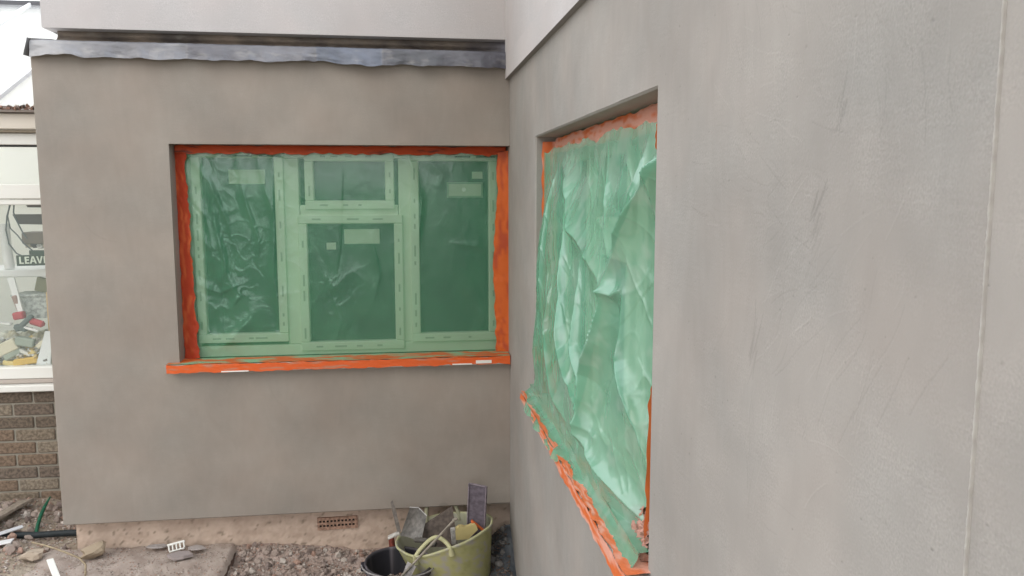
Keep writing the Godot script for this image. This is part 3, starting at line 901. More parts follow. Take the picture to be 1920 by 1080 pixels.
# ------------------------------------------------------------------ loose sheeting over the window of the wing
func build_wing_window_cover() -> void:
	var a := noise(4.0, 2, 121)
	var c := noise(10.0, 2, 122)
	var d := noise(28.0, 2, 123)
	var tn := noise(5.0, 3, 124)
	var V := func(x: float, y: float) -> Vector2: return Vector2(x, y)
	var folds := [   # [line in (z, y), width, height]; a positive height stands out towards the camera's side
		[[V.call(1.10, 2.09), V.call(1.375, 2.0), V.call(1.634, 1.828), V.call(1.925, 1.756), V.call(2.111, 1.697)], 0.05, 0.030],
		[[V.call(2.52, 2.09), V.call(2.385, 1.979), V.call(2.210, 1.843), V.call(2.098, 1.729)], 0.045, 0.040],
		[[V.call(1.44, 1.90), V.call(1.52, 1.603), V.call(1.60, 1.444), V.call(1.835, 1.359), V.call(2.073, 1.304)], 0.035, 0.030],
		[[V.call(1.744, 1.723), V.call(1.777, 1.489), V.call(1.942, 1.356)], 0.030, 0.025],
		[[V.call(2.111, 1.697), V.call(2.072, 1.560), V.call(2.003, 1.460), V.call(1.996, 1.26)], 0.030, 0.045],
		[[V.call(2.218, 1.704), V.call(2.217, 1.535), V.call(2.332, 1.410), V.call(2.40, 1.290)], 0.022, 0.020],
		[[V.call(1.978, 1.305), V.call(2.075, 1.248), V.call(2.392, 1.180)], 0.025, 0.025],
		[[V.call(2.43, 2.061), V.call(2.40, 1.977), V.call(2.38, 1.879)], 0.015, 0.014],
		[[V.call(1.839, 2.091), V.call(1.915, 1.929), V.call(2.078, 1.782)], 0.025, 0.012],
		[[V.call(2.246, 2.078), V.call(2.242, 1.969), V.call(2.158, 1.841)], 0.016, 0.014],
		[[V.call(1.10, 1.998), V.call(1.12, 1.708), V.call(1.107, 1.462)], 0.035, 0.020],
		[[V.call(1.30, 1.66), V.call(1.28, 1.45), V.call(1.45, 1.28), V.call(1.7, 1.2)], 0.05, 0.022],
		[[V.call(2.05, 1.70), V.call(2.16, 1.69), V.call(2.20, 1.71)], 0.014, 0.016]]
	var prof := [Vector3(0, 0.050, 2.104), Vector3(0.1, 0.030, 2.0), Vector3(0.25, 0.006, 1.86), Vector3(0.45, -0.018, 1.62), Vector3(0.62, -0.032, 1.44), Vector3(0.76, -0.038, 1.28), Vector3(0.86, -0.026, 1.175), Vector3(0.90, -0.020, 1.135), Vector3(0.95, -0.034, 1.117), Vector3(1.0, -0.058, 1.107)]
	var b := MB.new()
	var tear := noise(9.0, 3, 131)
	b.grid(420, 300, func(u: float, t: float) -> Array:
		var z := lerpf(0.833, 2.43, u)
		var q := lerp_pts(prof, t)
		var side := smooth(0.0, 0.06, u) * (1.0 - 0.75 * smooth(0.80, 1.0, u))
		var x := q.y
		if t < 0.88: x = lerpf(0.034, q.y, side)
		var y := q.z
		if t < 0.12: y += tear.get_noise_2d(z * 0.5, 1.0) * 0.022 * (1.0 - t / 0.12)
		var lie := 1.0 - smooth(0.82, 0.9, t)
		var hang := smooth(0.02, 0.12, t)
		var wz := z + c.get_noise_2d(z * 0.6, y * 0.6) * 0.02
		var crush := 0.35 + 0.65 * smooth(1.75, 1.15, z)
		var h := absf(a.get_noise_2d(wz * 0.7, y * 0.25)) * 0.022 + pow(1.0 - absf(c.get_noise_2d(wz * 0.55, y * 0.22 + wz * 0.1)), 8.0) * 0.0035 * crush + pow(1.0 - absf(a.get_noise_2d(wz * 1.1 + y * 0.8 + 3.0, y * 0.5)), 12.0) * 0.0025 + pow(1.0 - absf(c.get_noise_2d(wz * 0.5 - y * 0.5, y * 0.4 + 6.0)), 14.0) * 0.001
		for f in folds:
			var g := seg_dist(Vector2(z, y), f[0])
			if g.x < f[1] * 3.5:
				h += f[2] * 1.45 * exp(-g.x / f[1]) * sin(PI * clampf(0.1 + g.y * 0.8, 0.0, 1.0))
		h -= 0.02
		x -= h * hang * lie * smooth(0.0, 0.05, u)
		if t > 0.88:
			y += absf(c.get_noise_2d(z * 0.30, t * 0.5)) * 0.014 + absf(c.get_noise_2d(z * 0.9, t * 0.3)) * 0.003
			var over := smooth(1.75, 1.55, z + tear.get_noise_2d(z * 0.7, 2.0) * 0.15)
			x += (tear.get_noise_2d(z * 0.6, 7.0) * 0.02 - 0.004 * over + 0.016 * (1.0 - over)) * smooth(0.93, 1.0, t)
			y -= 0.022 * over * smooth(0.975, 1.0, t)
		var k := Color(0.13, 0.375, 0.24).lerp(Color(0.19, 0.455, 0.315), clampf(0.5 + tn.get_noise_2d(z * 0.7, y), 0, 1))
		var dust := smooth(0.1, 0.5, tn.get_noise_2d(z * 1.5 + 30.0, y * 1.3) + 0.35 * exp(-pow((y - 2.05) / 0.09, 2.0)) + 0.45 * exp(-pow((z - 1.65) / 0.3, 2.0) - pow((y - 1.31 + (z - 1.65) * 0.15) / 0.07, 2.0)))
		k = k.lerp(Color(0.46, 0.58, 0.52), dust * 0.28)
		if t > 0.87: k.a = 0.8
		return [Vector3(x, y, z), k, Vector2(z, y)], Vector3(-1, 0.1, 0))
	single("plastic_sheet", b, M.film_heavy, "loose bulging green plastic sheet hanging in folds over the window of the right wall", "plastic sheet")
	# mud splashes on the sheet
	var orange := Color(0.56, 0.12, 0.025)
	var pink := Color(0.60, 0.29, 0.215)
	var top := tape_strip([[Vector3(0.085, 2.150, 0.835), Vector3(0.072, 2.095, 0.835)], [Vector3(0.085, 2.150, 1.6), Vector3(0.070, 2.092, 1.6)], [Vector3(0.085, 2.150, 2.43), Vector3(0.066, 2.085, 2.43)]], Vector3(-1, 0, 0), 132, orange, pink, 0.62, 8, 110, 0.005)
	single("masking_tape", top, M.tape, "pinkish dust covered orange tape hanging along the head of the right wall's window", "tape", "orange tapes round the windows")
	single("masking_tape", tape_strip([[Vector3(0.03, 2.14, 0.832), Vector3(0.085, 2.14, 0.850)], [Vector3(0.03, 1.11, 0.832), Vector3(0.085, 1.11, 0.850)]], Vector3(-0.4, 0, 1.0), 133, orange, pink, 0.05, 5, 80, 0.004), M.tape, "orange tape down the far jamb of the right wall's window", "tape", "orange tapes round the windows")
	single("masking_tape", tape_strip([[Vector3(0.02, 2.10, 2.395), Vector3(0.09, 2.10, 2.39)], [Vector3(0.02, 2.0, 2.40), Vector3(0.09, 2.0, 2.395)], [Vector3(0.03, 1.8, 2.432), Vector3(0.09, 1.8, 2.432)], [Vector3(0.03, 1.6, 2.432), Vector3(0.09, 1.6, 2.432)], [Vector3(0.008, 1.45, 2.402), Vector3(0.09, 1.45, 2.40)], [Vector3(0.008, 1.11, 2.402), Vector3(0.09, 1.11, 2.40)]], Vector3(-0.3, 0, -1.0), 134, Color(0.62, 0.15, 0.04), Color(0.45, 0.16, 0.07), 0.0, 5, 80, 0.006), M.tape, "brown orange tape edge down the near jamb of the right wall's window", "tape", "orange tapes round the windows")
	var front := tape_strip([[Vector3(-0.053, 1.108, 0.80), Vector3(-0.055, 1.082, 0.80)], [Vector3(-0.053, 1.108, 1.6), Vector3(-0.055, 1.080, 1.6)], [Vector3(-0.053, 1.108, 2.47), Vector3(-0.056, 1.072, 2.47)]], Vector3.LEFT, 135, orange, pink, 0.38, 6, 130, 0.003)
	var st := single("masking_tape", front, M.tape, "ragged orange and pink tape along the sill nose of the right wall's window", "tape", "orange tapes round the windows")
	part(st, "folded_edge", tape_strip([[Vector3(-0.055, 1.112, 0.80), Vector3(-0.030, 1.112, 0.83)], [Vector3(-0.055, 1.112, 1.6), Vector3(-0.036, 1.112, 1.6)], [Vector3(-0.055, 1.112, 1.85), Vector3(-0.040, 1.113, 1.85)], [Vector3(-0.055, 1.112, 2.1), Vector3(-0.032, 1.114, 2.1)], [Vector3(-0.055, 1.112, 2.25), Vector3(-0.015, 1.114, 2.25)], [Vector3(-0.055, 1.112, 2.46), Vector3(0.05, 1.116, 2.46)]], Vector3.UP, 136, Color(0.56, 0.13, 0.04), pink, 0.30, 8, 130, 0.004), M.tape)
	# a torn brown flap at the near end of the sill
	var fn := noise(30.0, 3, 137)
	var fb := MB.new()
	fb.grid(24, 24, func(u: float, t: float) -> Array:
		var z := lerpf(2.27, 2.42, u)
		var y := lerpf(1.12, 1.20 + 0.03 * u + fn.get_noise_2d(u * 2.0, 1.0) * 0.03, t)
		return [Vector3(0.01 + absf(fn.get_noise_2d(z, y)) * 0.04 + (1 - t) * -0.02, y, z), Color(0.26, 0.12, 0.09).lerp(Color(0.5, 0.28, 0.22), clampf(0.4 + fn.get_noise_2d(z * 0.6, y * 0.6 + 4.0), 0, 1)), Vector2(u, t)], Vector3.LEFT)
	part(st, "torn_flap", fb, M.tape)

# ------------------------------------------------------------------ the conservatory at far left
const CZ := -0.8
func build_conservatory() -> void:
	var con := thing("conservatory", "white framed conservatory on a brown brick base left of the rendered wall", "conservatory")
	# dwarf wall: bricks one by one on a mortar backing
	var x0 := -4.4
	var x1 := XL - 0.002
	var mb := MB.new()
	mb.box(Vector3((x0 + x1) / 2, 0.355, CZ - 0.062), Vector3(x1 - x0, 0.892, 0.11))
	var wall := part(con, "dwarf_wall", mb, M.mortar)
	var kinds := []
	for k in 6:
		var bb := MB.new()
		var tones := [Color(0.21, 0.162, 0.12), Color(0.25, 0.20, 0.15), Color(0.17, 0.135, 0.105), Color(0.235, 0.17, 0.125), Color(0.28, 0.235, 0.18), Color(0.19, 0.152, 0.118)]
		bb.col = tones[k]
		bb.box(Vector3.ZERO, Vector3(0.213, 0.0635, 0.05), 0.005)
		kinds.append(bb.mesh())
	var halves := []
	for k in 2:
		var hb := MB.new()
		hb.col = [Color(0.20, 0.16, 0.12), Color(0.245, 0.20, 0.15)][k]
		hb.box(Vector3.ZERO, Vector3(0.100, 0.0635, 0.05), 0.005)
		halves.append(hb.mesh())
	for row in range(-1, 9):
		var y := 0.765 - row * 0.075 - 0.0 
		if row == -1: continue
		var off := 0.0 if row % 2 == 0 else 0.1125
		var x := x1 - 0.108 - off
		if off > 0.0:
			var ho := part(wall, "brick", halves[row % 2], M.brick)
			ho.position = Vector3(x1 - 0.051, y, CZ - 0.022)
		while x > x0 + 0.1:
			var o := part(wall, "brick", kinds[rng.randi() % 6], M.brick)
			o.position = Vector3(x, y + rng.randf_range(-0.001, 0.001), CZ - 0.022 + rng.randf_range(-0.003, 0.003))
			o.rotation.z = rng.randf_range(-0.006, 0.006)
			x -= 0.225
	# sill, frame, transom, head
	var bar := func(called: String, yb: float, yt: float, zf: float, dep: float, m: Material) -> MeshInstance3D:
		var q := MB.new()
		q.box(Vector3((x0 + x1) / 2, (yb + yt) / 2, zf - dep / 2), Vector3(x1 - x0, yt - yb, dep), 0.005)
		return part(con, called, q, m)
	bar.call("sill", 0.805, 0.842, CZ + 0.045, 0.16, M.white)
	bar.call("bottom_rail", 0.872, 0.940, CZ, 0.07, M.white)
	bar.call("sub_sill", 0.844, 0.870, CZ + 0.0, 0.09, mat(lin(0.42, 0.37, 0.33)))
	bar.call("transom", 1.900, 1.983, CZ + 0.004, 0.07, M.white)
	bar.call("transom_bead", 1.866, 1.898, CZ - 0.004, 0.06, M.white)
	bar.call("head_rail", 2.200, 2.264, CZ, 0.07, M.white)
	bar.call("gasket", 2.189, 2.199, CZ - 0.012, 0.03, mat(lin(0.06, 0.06, 0.06)))
	bar.call("fascia", 2.282, 2.368, CZ + 0.05, 0.05, mat(lin(0.62, 0.57, 0.50), 0.6))
	bar.call("soffit", 2.266, 2.280, CZ + 0.035, 0.08, mat(lin(0.30, 0.26, 0.20), 0.8))
	for x in [-2.30, -2.98, -3.66, -4.36]:
		var pb := MB.new()
		pb.box(Vector3(x, 1.57, CZ - 0.036), Vector3(0.07, 1.256, 0.06), 0.005)
		part(con, "post", pb, M.white)
	for k in 3:
		var xa := -2.335 - k * 0.68
		for yy in [[0.941, 1.865], [1.984, 2.188]]:
			var gb := MB.new()
			gb.box(Vector3(xa - 0.305, (yy[0] + yy[1]) / 2, CZ - 0.035), Vector3(0.605, yy[1] - yy[0], 0.006))
			part(con, "pane", gb, M.glass)
	# gutter full of leaves
	var gut := MB.new()
	gut.box(Vector3((x0 + x1) / 2, 2.377, CZ + 0.02), Vector3(x1 - x0, 0.012, 0.13))
	var gutter := part(con, "gutter", gut, mat(lin(0.2, 0.17, 0.15)))
	var lb := MB.new()
	for k in 420:
		var p := Vector3(rng.randf_range(-3.2, x1), 2.384 + rng.randf() * 0.022, CZ + rng.randf_range(-0.02, 0.085))
		lb.col = [Color(0.20, 0.12, 0.09), Color(0.10, 0.08, 0.07), Color(0.40, 0.34, 0.30), Color(0.28, 0.17, 0.12)][rng.randi() % 4]
		var e := Basis.from_euler(Vector3(rng.randf() * 6, rng.randf() * 6, rng.randf() * 6))
		lb.box(p, Vector3(0.02, 0.004, 0.014), 0.0, e)
	part(gutter, "leaf_litter", lb, M.stone).set_meta("kind", "stuff")
	# polycarbonate roof
	var roofm := mat(Color(0.92, 0.93, 0.94, 0.26), 0.4)
	roofm.transparency = BaseMaterial3D.TRANSPARENCY_ALPHA
	roofm.backlight_enabled = true
	roofm.backlight = Color(0.8, 0.8, 0.8)
	var slope := Vector3(0, 0.47, -1).normalized()
	var k2 := 0
	while k2 < 4:
		var rb := MB.new()
		var bs := Basis(Vector3.RIGHT, slope.cross(Vector3.LEFT) * -1.0, -slope)
		var mid := Vector3(-2.50 - k2 * 0.6, 2.392, CZ) + slope * 1.15
		rb.box(mid, Vector3(0.578, 0.016, 2.3), 0.0, Basis(Vector3.RIGHT, slope.cross(Vector3.RIGHT) * -1.0 if slope.cross(Vector3.RIGHT).y < 0 else slope.cross(Vector3.RIGHT), -slope))
		part(con, "roof_panel", rb, roofm)
		var gb2 := MB.new()
		gb2.box(mid + Vector3(-0.30, 0.012, 0), Vector3(0.018, 0.03, 2.3), 0.003, Basis(Vector3.RIGHT, slope.cross(Vector3.RIGHT) * -1.0 if slope.cross(Vector3.RIGHT).y < 0 else slope.cross(Vector3.RIGHT), -slope))
		part(con, "glazing_bar", gb2, mat(lin(0.72, 0.72, 0.72), 0.5))
		k2 += 1
	var rid := MB.new()
	rid.box(Vector3((x0 + x1) / 2, 3.39, CZ - 2.12), Vector3(x1 - x0, 0.05, 0.08), 0.005)
	part(con, "ridge_flashing", rid, mat(lin(0.10, 0.10, 0.11), 0.6))
	# back and side walls, floor
	var pale := mat(lin(0.82, 0.81, 0.72), 0.9)
	var bw := MB.new()
	bw.box(Vector3((x0 + x1) / 2, 1.75, -3.0), Vector3(x1 - x0, 3.3, 0.1))
	bw.box(Vector3(x0 - 0.05, 1.3, -1.9), Vector3(0.1, 2.3, 2.2))
	part(con, "back_wall", bw, pale)
	var fw := MB.new()
	fw.box(Vector3((x0 + x1) / 2, 0.28, -1.94), Vector3(x1 - x0, 0.1, 2.1))
	part(con, "floor", fw, mat(lin(0.4, 0.38, 0.34)))
	# things kept inside
	var dark := mat(lin(0.085, 0.062, 0.058), 0.7)
	for r in [[-2.80, 1.74, 1.809, "brown board fixed level above the grey shelf box in the conservatory"], [-2.74, 1.838, 1.90, "short brown board at the very top of the conservatory window"]]:
		var q := MB.new()
		q.slab([Vector3(r[0], r[2], -1.0), Vector3(-2.30, r[2], -1.0), Vector3(-2.30, r[1], -1.0), Vector3(r[0] + 0.025, r[1] + 0.012, -1.0)], Vector3(0, 0, 0.03))
		single("wooden_board", q, dark, r[3], "board")
	var gb3 := MB.new()
	gb3.box(Vector3(-2.53, 1.668, -1.08), Vector3(0.47, 0.07, 0.14), 0.006)
	var bx := thing("shelf_box", "grey brown box of oddments above the hanging sign in the conservatory", "box")
	part(bx, "body", gb3, mat(lin(0.20, 0.16, 0.13), 0.8))
	var odd := MB.new()
	for k in 14:
		odd.col = [Color(0.5, 0.42, 0.3), Color(0.12, 0.1, 0.1), Color(0.75, 0.72, 0.66)][k % 3]
		odd.box(Vector3(-2.74 + k * 0.032, 1.615 + rng.randf() * 0.02, -1.05), Vector3(0.03, 0.03, 0.05), 0.003, Basis(Vector3(0, 0, 1), rng.randf_range(-0.8, 0.8)))
	part(bx, "oddments", odd, M.paint).set_meta("kind", "stuff")
	# sign
	var sg := thing("hanging_sign", "dark green sign with pale capital letters behind the conservatory glass", "sign")
	var sp := MB.new()
	sp.box(Vector3(-2.585, 1.549, -0.9), Vector3(0.33, 0.062, 0.012), 0.002, Basis(Vector3(0, 0, 1), 0.02))
	sp.box(Vector3(-2.55, 1.592, -0.903), Vector3(0.26, 0.026, 0.010), 0.002)
	part(sg, "board", sp, mat(lin(0.035, 0.05, 0.035), 0.6))
	var tm := TextMesh.new()
	var sf := SystemFont.new()
	sf.font_names = PackedStringArray(["Droid Sans"])
	sf.font_weight = 700
	tm.font = sf
	tm.text = "LEAVE"
	tm.font_size = 64
	tm.pixel_size = 0.00088
	tm.depth = 0.002
	tm.horizontal_alignment = HORIZONTAL_ALIGNMENT_LEFT
	var txt := part(sg, "lettering", tm, mat(lin(0.62, 0.66, 0.55), 0.6))
	txt.position = Vector3(-2.738, 1.547, -0.892)
	txt.rotation.z = 0.02
	# hanging cables
	var cable_labels := ["outermost thin dark cable looping down left of the hanging sign", "middle thin dark cable, looping down inside the outermost one", "shortest dark cable hanging nearest the brown boards"]
	var cable_no := 0
	for l in [[[-2.777, 1.90], [-2.812, 1.80], [-2.826, 1.72], [-2.810, 1.64], [-2.773, 1.585], [-2.731, 1.560], [-2.69, 1.555]], [[-2.785, 1.90], [-2.806, 1.80], [-2.795, 1.73], [-2.766, 1.69], [-2.726, 1.64], [-2.69, 1.60]], [[-2.765, 1.90], [-2.772, 1.82], [-2.755, 1.75], [-2.735, 1.70], [-2.71, 1.67]]]:
		var pts := []
		for p in l: pts.append(Vector3(p[0], p[1], -0.95 - rng.randf() * 0.02))
		var q := MB.new()
		q.tube(pts, 0.0042, 6)
		single("hanging_cable", q, mat(lin(0.11, 0.12, 0.12), 0.6), cable_labels[cable_no], "cable", "cables hanging in the conservatory")
		cable_no += 1
	var wp := MB.new()
	wp.tube([Vector3(-2.905, 1.75, -1.12), Vector3(-2.90, 1.6, -1.12), Vector3(-2.89, 1.482, -1.12)], 0.028, 12)
	single("white_pipe", wp, M.white, "short white pipe standing on the white shelf in the conservatory", "pipe")
	var sh := MB.new()
	sh.box(Vector3(-2.80, 1.455, -1.25), Vector3(1.05, 0.045, 0.34), 0.005)
	single("shelf", sh, M.white, "white shelf below the sign behind the conservatory glass", "shelf")
	var pg := MB.new()
	pg.box(Vector3(-2.69, 1.375, -1.12), Vector3(0.115, 0.085, 0.03), 0.003, Basis(Vector3(0, 0, 1), -0.25))
	var pic := single("picture_card", pg, rough_up(mat(lin(0.28, 0.26, 0.16), 0.7), M.stone.heightmap_texture, 6.0, 0.4), "mottled green brown card propped above the grey tub in the conservatory", "card")
	var tub := MB.new()
	tub.col = Color(0.55, 0.58, 0.53)
	tub.slab([Vector3(-2.835, 1.325, -1.02), Vector3(-2.62, 1.323, -1.02), Vector3(-2.63, 1.19, -1.02), Vector3(-2.80, 1.192, -1.02)], Vector3(0, 0, 0.16))
	tub.box(Vector3(-2.728, 1.328, -1.1), Vector3(0.24, 0.014, 0.19), 0.004)
	single("storage_tub", tub, M.paint, "pale grey storage tub behind the red power tool", "tub")
	var lw := MB.new()
	lw.slab([Vector3(-2.845, 1.44, -0.975), Vector3(-2.806, 1.44, -0.975), Vector3(-2.745, 1.215, -0.93), Vector3(-2.772, 1.215, -0.93)], Vector3(0, 0, 0.012))
	single("leaning_batten", lw, M.white, "white batten leaning diagonally in front of the storage tub", "batten")
	var we := MB.new()
	we.box(Vector3(-2.636, 1.22, -1.0), Vector3(0.016, 0.26, 0.02), 0.002)
	single("timber_strip", we, mat(lin(0.55, 0.38, 0.2), 0.7), "upright strip of light timber beside the storage tub", "timber")
	# red power tool
	var tool := thing("power_tool", "red and grey power tool lying on the junk in the conservatory", "power tool")
	var t1 := MB.new()
	t1.box(Vector3(-2.772, 1.222, -0.93), Vector3(0.062, 0.044, 0.045), 0.008, Basis(Vector3(0, 0, 1), 0.15))
	t1.box(Vector3(-2.678, 1.178, -0.93), Vector3(0.085, 0.038, 0.04), 0.012, Basis(Vector3(0, 0, 1), -0.35))
	part(tool, "housing", t1, mat(lin(0.42, 0.06, 0.07), 0.5))
	var t2 := MB.new()
	t2.box(Vector3(-2.745, 1.178, -0.925), Vector3(0.125, 0.026, 0.04), 0.006, Basis(Vector3(0, 0, 1), 0.75))
	t2.box(Vector3(-2.765, 1.15, -0.925), Vector3(0.07, 0.03, 0.04), 0.006, Basis(Vector3(0, 0, 1), -0.3))
	part(tool, "motor", t2, mat(lin(0.12, 0.14, 0.13), 0.6))
	var t3 := MB.new()
	t3.box(Vector3(-2.705, 1.142, -0.915), Vector3(0.082, 0.014, 0.02), 0.004, Basis(Vector3(0, 0, 1), -0.3))
	part(tool, "guide_rail", t3, M.white)
	var bb2 := MB.new()
	bb2.box(Vector3(-2.79, 1.29, -0.955), Vector3(0.03, 0.10, 0.02), 0.006, Basis(Vector3(0, 0, 1), 0.3))
	single("brown_bottle", bb2, mat(lin(0.33, 0.22, 0.18), 0.4), "small brown container standing left of the batten", "container")
	# heap of offcuts along the window
	var hp := MB.new()
	var hn := noise(9.0, 3, 151)
	hp.grid(70, 24, func(u: float, t: float) -> Array:
		var x := lerpf(-3.2, -2.35, u)
		var z := lerpf(-0.885, -1.15, t)
		var y := 0.90 + 0.19 * smooth(0.0, 0.8, t) + hn.get_noise_2d(x, z) * 0.05
		return [Vector3(x, y, z), Color(0.50, 0.45, 0.30).lerp(Color(0.62, 0.62, 0.52), clampf(0.5 + hn.get_noise_2d(x * 1.5, z * 1.5 + 3.0) * 1.3, 0, 1)), Vector2(x, z)], Vector3(0, 1, 1))
	metas(part(self, "dust_sheet", hp, M.paint), "creased cream dust sheet heaped inside the conservatory window", "sheet")
	var ytone := [lin(0.62, 0.40, 0.08), lin(0.66, 0.52, 0.2), lin(0.6, 0.56, 0.42), lin(0.3, 0.34, 0.28), lin(0.66, 0.66, 0.6)]
	var names := [["yellow", "foam_offcut"], ["straw yellow", "foam_offcut"], ["cream", "foam_offcut"], ["grey green", "plaster_offcut"], ["white", "plaster_offcut"]]
	var spots := [[-2.735, 0.958, 0.13, 0.04, 0.1, 0], [-2.81, 0.945, 0.10, 0.03, -0.2, 1], [-2.84, 1.04, 0.12, 0.07, 0.45, 2], [-2.81, 1.0, 0.10, 0.035, 0.5, 3], [-2.74, 1.07, 0.10, 0.05, -0.2, 3], [-2.76, 1.015, 0.11, 0.02, -0.5, 4], [-2.86, 1.18, 0.10, 0.015, -0.15, 4], [-2.72, 1.0, 0.08, 0.02, 0.3, 1], [-2.66, 1.05, 0.06, 0.03, 0.7, 2]]
	var where := ["at the foot of the conservatory glass", "near the left foot of the glass", "low on the left of the heap", "in the middle of the heap", "just under the red power tool", "crossing the middle of the heap", "beside the red power tool", "above the long yellow piece", "right end of the heap"]
	for k in spots.size():
		var s: Array = spots[k]
		var q := MB.new()
		q.box(Vector3(s[0], s[1], -0.895 - k * 0.004), Vector3(s[2], s[3], 0.05), 0.006, Basis(Vector3(0, 0, 1), s[4]) * Basis(Vector3(0, 1, 0), rng.randf_range(-0.4, 0.4)))
		single(names[s[5]][1], q, mat(ytone[s[5]], 0.9), "%s offcut %s" % [names[s[5]][0], where[k]], "offcut", "offcuts heaped inside the conservatory")
	var gbd := MB.new()
	gbd.slab([Vector3(-2.625, 1.13, -0.90), Vector3(-2.585, 1.13, -0.90), Vector3(-2.60, 0.90, -0.87), Vector3(-2.685, 0.90, -0.87)], Vector3(0, 0, 0.012))
	single("plasterboard_offcut", gbd, mat(lin(0.66, 0.68, 0.66), 0.8), "pale grey board offcut leaning at the right of the conservatory heap", "board")

	var scraps := MB.new()
	for k in 130:
		var x := rng.randf_range(-2.95, -2.6)
		var hgt := rng.randf()
		scraps.col = [Color(0.62, 0.58, 0.48), Color(0.72, 0.72, 0.68), Color(0.36, 0.36, 0.31), Color(0.60, 0.45, 0.18), Color(0.5, 0.47, 0.40), Color(0.22, 0.2, 0.18)][rng.randi() % 6]
		scraps.box(Vector3(x, 0.915 + hgt * 0.17, -0.885 - hgt * 0.05), Vector3(rng.randf_range(0.015, 0.06), rng.randf_range(0.004, 0.016), rng.randf_range(0.01, 0.03)), 0.0, Basis.from_euler(Vector3(rng.randf_range(-0.5, 0.5), rng.randf() * 3.0, rng.randf_range(-0.8, 0.8))))
	metas(part(self, "loose_scraps", scraps, M.paint), "loose scraps of card and plaster strewn over the conservatory heap", "scraps", "", "stuff")

